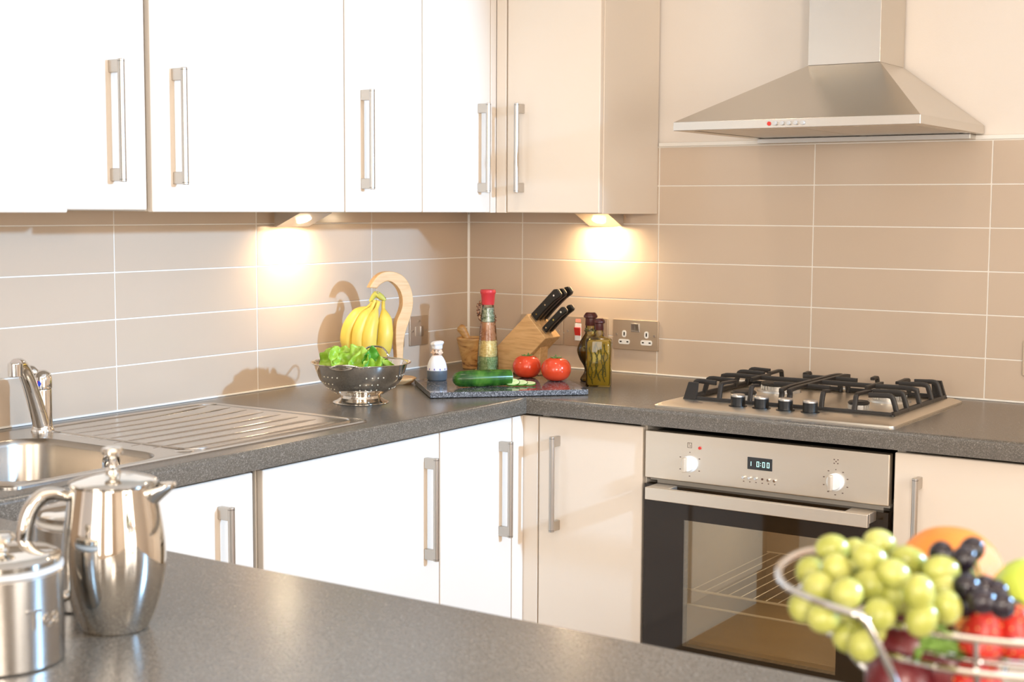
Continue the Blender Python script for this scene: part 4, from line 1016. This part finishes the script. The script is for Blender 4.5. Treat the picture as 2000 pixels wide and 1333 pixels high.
# local x points to the right of the camera
pf=smoothpts([(.034,0,0),(.037,0,.003),(.046,0,.025),(.0535,0,.055),(.0560,0,.082),(.0545,0,.108),(.0505,0,.135),(.0470,0,.155),(.0462,0,.162)],5)
bm=NB(); lathe(bm,[(0,.0)]+[(p.x,max(p.z,0)) for p in pf]+[(.0450,.1635),(.0435,.160),(0.0,.159)],64); obj('pot_body',bm,M_mirror,cp_)
bm=NB(); lathe(bm,[(.0455,.1612),(.0475,.1625),(.0478,.1650),(.0462,.1665),(.040,.1685),(.022,.1730),(.009,.1745),(.0085,.1765),(0,.1765)],56); lid=obj('lid',bm,M_mirror,cp_)
bm=NB(); lathe(bm,[(0,.1755),(.0078,.1755),(.0082,.178),(.0052,.181),(.0046,.190),(.0058,.1935),(.0105,.1955),(.0118,.199),(.0105,.2025),(.006,.204),(0,.2042)],32); obj('lid_knob',bm,M_mirror,lid)
# spout: open lip
bm=NB()
def lip(s,wd,z0,z1):
    out=[]
    for k in range(9):
        a=PI*(k/8); out.append(bm.verts.new((s,-wd*math.cos(a),z1-(z1-z0)*math.sin(a))))
    return out
LL=[lip(.038,.024,.128,.158),lip(.047,.021,.139,.160),lip(.056,.015,.148,.162),lip(.063,.009,.1545,.1635),lip(.068,.004,.159,.164)]
for A_,B_ in zip(LL,LL[1:]):
    for i in range(8): bm.faces.new((A_[i],A_[i+1],B_[i+1],B_[i]))
obj('spout',bm,M_mirror,cp_,thick=.0016,angle=60)
bm=NB(); P=smoothpts([(-.048,-.004,.148),(-.062,-.010,.153),(-.076,-.016,.149),(-.088,-.022,.128),(-.092,-.024,.092),(-.086,-.022,.056),(-.068,-.014,.037),(-.050,-.006,.038)],6)
sweep(bm,P,[.0060,.0072,.0085,.0092,.0088,.0078,.0068,.0060],seg=18,up=(0,1,0)); obj('handle',bm,M_mirror,cp_)
def canister(loc,rz,label,text):
    t=thing('canister',label,'canister',loc,rz,'steel storage canisters by the coffee pot')
    r=.0605
    bm=NB(); lathe(bm,[(0,0),(r-.002,0),(r,.002),(r,.094),(r-.0012,.0955),(r-.004,.0955),(0,.0955)],72); b=obj('canister_body',bm,M_can,t)
    bm=NB(); lathe(bm,[(0,.0957),(r-.0015,.0957),(r+.0008,.0975),(r+.0008,.1005),(r-.0015,.1015),(0,.1015)],72); obj('seal_ring',bm,pmat('pale_seal',(.62,.60,.57),.35),t)
    bm=NB(); lathe(bm,[(0,.1016),(r-.004,.1016),(r-.0015,.1035),(r-.001,.1085),(r-.005,.1120),(r-.014,.1135),(.030,.1150),(.012,.1155),(0,.1155)],72); l_=obj('canister_lid',bm,M_mirror,t)
    bm=NB(); lathe(bm,[(0,.1150),(.009,.1150),(.0065,.1185),(.0065,.122),(.013,.125),(.0145,.129),(.011,.1325),(0,.1335)],32); obj('lid_knob',bm,M_mirror,l_)
    b=textmesh(text,.030,.0006)
    for v in b.verts:
        a=v.co.x/r; rad=r+.0004+v.co.z; h=v.co.y
        v.co=Vector((rad*math.sin(a),-rad*math.cos(a),.052+h))
    obj('embossed_lettering',b,M_mirror,t,angle=20)
    return t
ca=canister((1.315,-2.668,.9102),math.radians(33.8+62),'brushed steel lidded canister cut by the bottom left corner of the photo','Tea')
dup(ca,(1.207,-2.466,.9102),math.radians(33.8-70),'steel canister half hidden behind the coffee pot, seen through its handle')

# ================================================================== wire fruit bowl and fruit
FB=Vector((2.287,-2.553,.9102))
fb=thing('fruit_bowl','chromed wire fruit bowl at the right of the peninsula','fruit bowl',tuple(FB),math.atan2(.556,.831))
def circ(r,z,n=64): return [(r*math.cos(2*PI*i/n),r*math.sin(2*PI*i/n),z) for i in range(n)]
for r,z,w_ in ((.140,.2008,.0027),(.125,.1828,.0024),(.137,.1783,.0024),(.115,.160,.0024),(.096,.142,.0024),(.070,.130,.0024),(.040,.124,.0022),(.072,.0027,.0027)):
    bm=NB(); P=circ(r,z)
    if r>.1395: P=[(p[0],p[1],p[2]-.036*max(0,p[1]/r)**.8) for p in P]
    sweep(bm,P,w_,seg=10,closed=True); obj('wire_ring',bm,M_chrome,fb)
for k in range(8):
    a=2*PI*k/8+PI*5/4*0+.35; ca_,sa_=math.cos(a),math.sin(a)
    prof=[(.072,.0027),(.060,.03),(.030,.075),(.026,.105),(.050,.124),(.085,.136),(.115,.155),(.132,.178),(.140,.2008)]
    bm=NB(); sweep(bm,smoothpts([(r*ca_,r*sa_,z-(.036*max(0,sa_)**.8*max(0,(z-.155)/.0458) if z>.155 else 0)) for r,z in prof],4),.0020,seg=8); obj('wire_rib',bm,M_chrome,fb)
# flared side loops
def W2L(p): 
    q=Vector(p)-FB; a=-math.atan2(.556,.831); return Matrix.Rotation(a,3,'Z')@q
loopL=[(-0.1097, 0.022, 0.187), (-0.1187, 0.0235, 0.2036), (-0.1258, 0.02, 0.2196), (-0.1353, 0.0054, 0.225), (-0.157, -0.0343, 0.2298), (-0.1719, -0.0694, 0.2301), (-0.1729, -0.0949, 0.2262), (-0.1612, -0.13, 0.226), (-0.1453, -0.1503, 0.2244), (-0.1379, -0.1554, 0.2231), (-0.1335, -0.156, 0.217), (-0.1251, -0.1524, 0.2017), (-0.1117, -0.1396, 0.1774), (-0.0892, -0.103, 0.1391)]
bm=NB(); sweep(bm,smoothpts(loopL,6),.0024,seg=12); obj('side_loop',bm,M_chrome,fb)
bm=NB(); sweep(bm,smoothpts([(-p[0],p[1],p[2]) for p in loopL],6),.0015,seg=12); obj('side_loop',bm,M_nickel,fb)
M_grape=ramp_mat('green_grape',[(.3,(.28,.30,.05)),(.55,(.41,.42,.10)),(.85,(.54,.55,.21))],40,.3,detail=2)
b_=M_grape.node_tree.nodes['Principled BSDF']; sock(b_,'Subsurface Weight',.35); sock(b_,'Subsurface Radius',(.01,.01,.004)); sock(b_,'Subsurface Scale',.6)
M_bgrape=ramp_mat('black_grape',[(.3,(.006,.004,.008)),(.6,(.018,.011,.018)),(.9,(.06,.045,.06))],45,.2,detail=2)
M_gstem=pmat('grape_stem',(.22,.26,.06),.6)

def grape(bm_parent,loc,k,an,r,mat,name,root):
    bm=NB(); sphere(bm,(0,0,0),r,18,12,sc=(k,1,1))
    d=rgt*math.cos(math.radians(an))-Vector((0,0,1))*math.sin(math.radians(an))+fwd*.15
    q=d.normalized().to_track_quat('X','Z').to_matrix().to_4x4()
    bm.transform(Matrix.Translation(Vector(loc)-root.location)@q)
    return obj(name,bm,mat,root)
GREEN=[((2.204, -2.6669, 1.1493), 1.2, 0), ((2.2131, -2.6494, 1.1435), 1.1, 90), ((2.2239, -2.6296, 1.1482), 1.25, 20), ((2.1965, -2.6854, 1.1362), 1, 0), ((2.2178, -2.6946, 1.143), 1.15, 70), ((2.2377, -2.6865, 1.151), 1.35, 35), ((2.2555, -2.6933, 1.1449), 1.2, 30), ((2.2123, -2.7114, 1.1336), 1.05, 60), ((2.2382, -2.7299, 1.1377), 1.0, 0), ((2.2415, -2.6976, 1.1367), 1.0, 0), ((2.2525, -2.6531, 1.1449), 1.45, 25), ((2.2763, -2.6615, 1.1439), 1.3, 5), ((2.2547, -2.6896, 1.1296), 1.0, 0), ((2.2788, -2.7145, 1.1412), 1.25, 80), ((2.2798, -2.6663, 1.1333), 1.0, 0), ((2.2891, -2.6909, 1.128), 1.2, 75), ((2.2813, -2.7147, 1.1245), 1.2, 110), ((2.2576, -2.7243, 1.1261), 1.0, 0), ((2.2051, -2.7177, 1.1207), 1.1, 70), ((2.2234, -2.7297, 1.1195), 1.1, 10), ((2.2241, -2.7, 1.1111), 1.1, 0), ((2.235, -2.7174, 1.1062), 1.1, 60), ((2.2507, -2.731, 1.1067), 1.1, 110), ((2.2419, -2.6947, 1.1061), 1, 0), ((2.2196, -2.6642, 1.1341), 1.1, 0), ((2.2512, -2.6575, 1.1131), 1.1, 0), ((2.2664, -2.6467, 1.1183), 1.1, 0), ((2.2053, -2.6818, 1.1165), 1.1, 0)]
BLACK=[(2.2654, -2.6263, 1.1459), (2.2867, -2.6478, 1.1498), (2.2824, -2.6145, 1.1491), (2.2949, -2.6679, 1.1373), (2.3093, -2.6829, 1.1334), (2.3195, -2.6763, 1.1309), (2.301, -2.6462, 1.1321), (2.3153, -2.6325, 1.1156), (2.2824, -2.634, 1.137), (2.2919, -2.6593, 1.1235), (2.3081, -2.6478, 1.1302), (2.274, -2.6282, 1.131)]
gb=thing('green_grape_bunch','bunch of pale green grapes hanging over the left side of the fruit bowl','grapes',(2.20,-2.64,1.09))
for l,k,an in GREEN: grape(None,l,k,an,.0097 if k>1.05 else .0103,M_grape,'grape',gb)
bm=NB()
cen=Vector((2.235,-2.64,1.125))
for l,k,an in GREEN[::2]:
    sweep(bm,[Vector(l),(Vector(l)+cen)/2+Vector((0,0,.004)),cen],.0011,seg=6)
obj('stem',bm,M_gstem,gb,world=True)
kb2=thing('black_grape_bunch','small bunch of black grapes between the orange and the strawberries','grapes',(2.3,-2.64,1.13))
for l in BLACK: grape(None,l,1.12,random.uniform(0,180),.0083,M_bgrape,'grape',kb2)
bm=NB(); cen=Vector(BLACK[6])
for l in BLACK: sweep(bm,[Vector(l),cen],.0011,seg=6)
obj('stem',bm,M_gstem,kb2,world=True)
M_orange=ramp_mat('orange_peel',[(.3,(.70,.19,.015)),(.6,(.80,.27,.03)),(.9,(.84,.36,.08))],6,.38,bump=0)
nt=M_orange.node_tree; nn=nt.nodes.new('ShaderNodeTexNoise'); nn.inputs['Scale'].default_value=260; bb=nt.nodes.new('ShaderNodeBump'); bb.inputs['Strength'].default_value=.35; bb.inputs['Distance'].default_value=.001
nt.links.new(nn.outputs['Fac'],bb.inputs['Height']); nt.links.new(bb.outputs[0],nt.nodes['Principled BSDF'].inputs['Normal'])
def roundfruit(name,label,cat,loc,r,mat,dimple=.1,sc=1,group=None,stem=True):
    t=thing(name,label,cat,(loc[0],loc[1],loc[2]),0,group)
    bm=NB(); P=[]
    for i in range(25):
        a=PI*i/24; rr=r*math.sin(a); z=-r*math.cos(a)*sc
        z-= dimple*r*math.exp(-(rr/(r*.28))**2)*(1 if z>0 else -.6)
        P.append((max(rr,0) if 0<i<24 else 0,z))
    lathe(bm,P,40); obj('skin',bm,mat,t,angle=70)
    if stem:
        bm=NB(); sweep(bm,[(0,0,r*sc*(1-dimple)-.001),(.001,0,r*sc+.002)],[.0012,.0016],seg=8); obj('stem',bm,M_calyx,t)
    return t
roundfruit('orange','large orange fruit behind the grapes in the wire bowl','orange',(2.2407, -2.5207, 1.1029),.0405,M_orange,.04,.97,stem=False)
roundfruit('apple','yellow green apple at the right edge of the photo in the wire bowl','apple',(2.3211, -2.5983, 1.1169),.0300,ramp_mat('green_apple',[(.3,(.38,.52,.04)),(.7,(.60,.68,.10))],10,.25),.12,.95)
M_plum=ramp_mat('plum_skin',[(.3,(.05,.004,.008)),(.6,(.12,.010,.014)),(.9,(.22,.03,.03))],12,.3)
pg='dark red plums in the wire bowl'
roundfruit('plum','dark red plum directly under the green grapes','plum',(2.2566, -2.6507, 1.0872),.0300,M_plum,.06,1.0,pg)
roundfruit('plum','dark red plum low in the bowl behind the lowest wire rings','plum',(2.2555, -2.6716, 1.0689),.0235,M_plum,.06,1.0,pg)
roundfruit('plum','dark red plum between the other plums and the strawberries','plum',(2.2787, -2.6491, 1.0776),.0250,M_plum,.06,1.0,pg)
M_straw=ramp_mat('strawberry',[(.0,(.70,.45,.12)),(.06,(.62,.05,.025)),(.5,(.70,.035,.02)),(1,(.62,.03,.02))],300,.25,tex='voronoi')
M_straw=ramp_mat('strawberry_skin',[(.3,(.42,.012,.008)),(.7,(.60,.035,.018))],40,.35,bump=.6,detail=2)
M_seed=pmat('strawberry_seed',(.75,.50,.15),.5)
def straw(loc,r,h,tilt,rz,label):
    t=thing('strawberry',label,'strawberry',loc,rz,'strawberries in the wire bowl')
    M=Matrix.Rotation(tilt,4,'Y')
    pf=smoothpts([(0,0,h),(r*.32,0,h*.93),(r*.66,0,h*.66),(r*.92,0,h*.28),(r,0,0),(r*.80,0,-h*.20),(r*.3,0,-h*.26),(0,0,-h*.24)],4)
    bm=NB(); lathe(bm,[(max(p.x,0),p.z) for p in pf],32,M=M); obj('flesh',bm,M_straw,t,angle=70)
    bm=NB()
    for i in range(70):
        u=(i+.5)/70; k=int(2+u*(len(pf)*.68)); a=i*2.399; p=pf[k]
        sphere(bm,M@Vector((p.x*math.cos(a)*1.005,p.x*math.sin(a)*1.005,p.z)),.0007,6,4)
    obj('seeds',bm,M_seed,t)
    bm=NB()
    for k in range(8):
        a=2*PI*k/8; e=Vector((math.cos(a),math.sin(a),0)); f=Vector((-e.y,e.x,0)); z=-h*.24
        q=[e*r*.1+Vector((0,0,z)),e*r*.55+f*.0035+Vector((0,0,z-.001)),e*r*1.15+Vector((0,0,z+.004)),e*r*.55-f*.0035+Vector((0,0,z-.001))]
        bm.faces.new([bm.verts.new(M@v) for v in q])
    obj('calyx',bm,pmat('strawberry_leaves',(.12,.26,.03),.5),t,thick=.0006)
straw((2.3017, -2.6558, 1.0965),.0150,.030,.12,.3,'upright strawberry in front of the black grapes, tip up')
straw((2.3223, -2.642, 1.0966),.0150,.028,-.15,1.2,'strawberry at the right edge of the photo beside the upright one')
straw((2.3002, -2.6594, 1.0724),.0165,.026,.35,2.0,'strawberry below the others behind the wire rings')
bm=NB()
a0=Vector((2.3017, -2.6558, 1.0965))
for k in range(7):
    s=Vector((-.831,-.556,0))*(.016+.004*k)+Vector((0,0,-.004+.005*(k%3)))
    tip=s+Vector((-.831,-.556,0))*.010*(1-.35*k/2)+Vector((0,0,.016-.006*k))
    sweep(bm,smoothpts([a0+s*.6,a0+s,a0+tip+Vector((0,0,.004))],3),[.0018,.0032,.0006],seg=6)
mt=tag(obj('mint_sprig',bm,pmat('mint_green',(.16,.28,.05),.5)),'green leafy sprig between the green grapes and the upright strawberry','herb sprig')
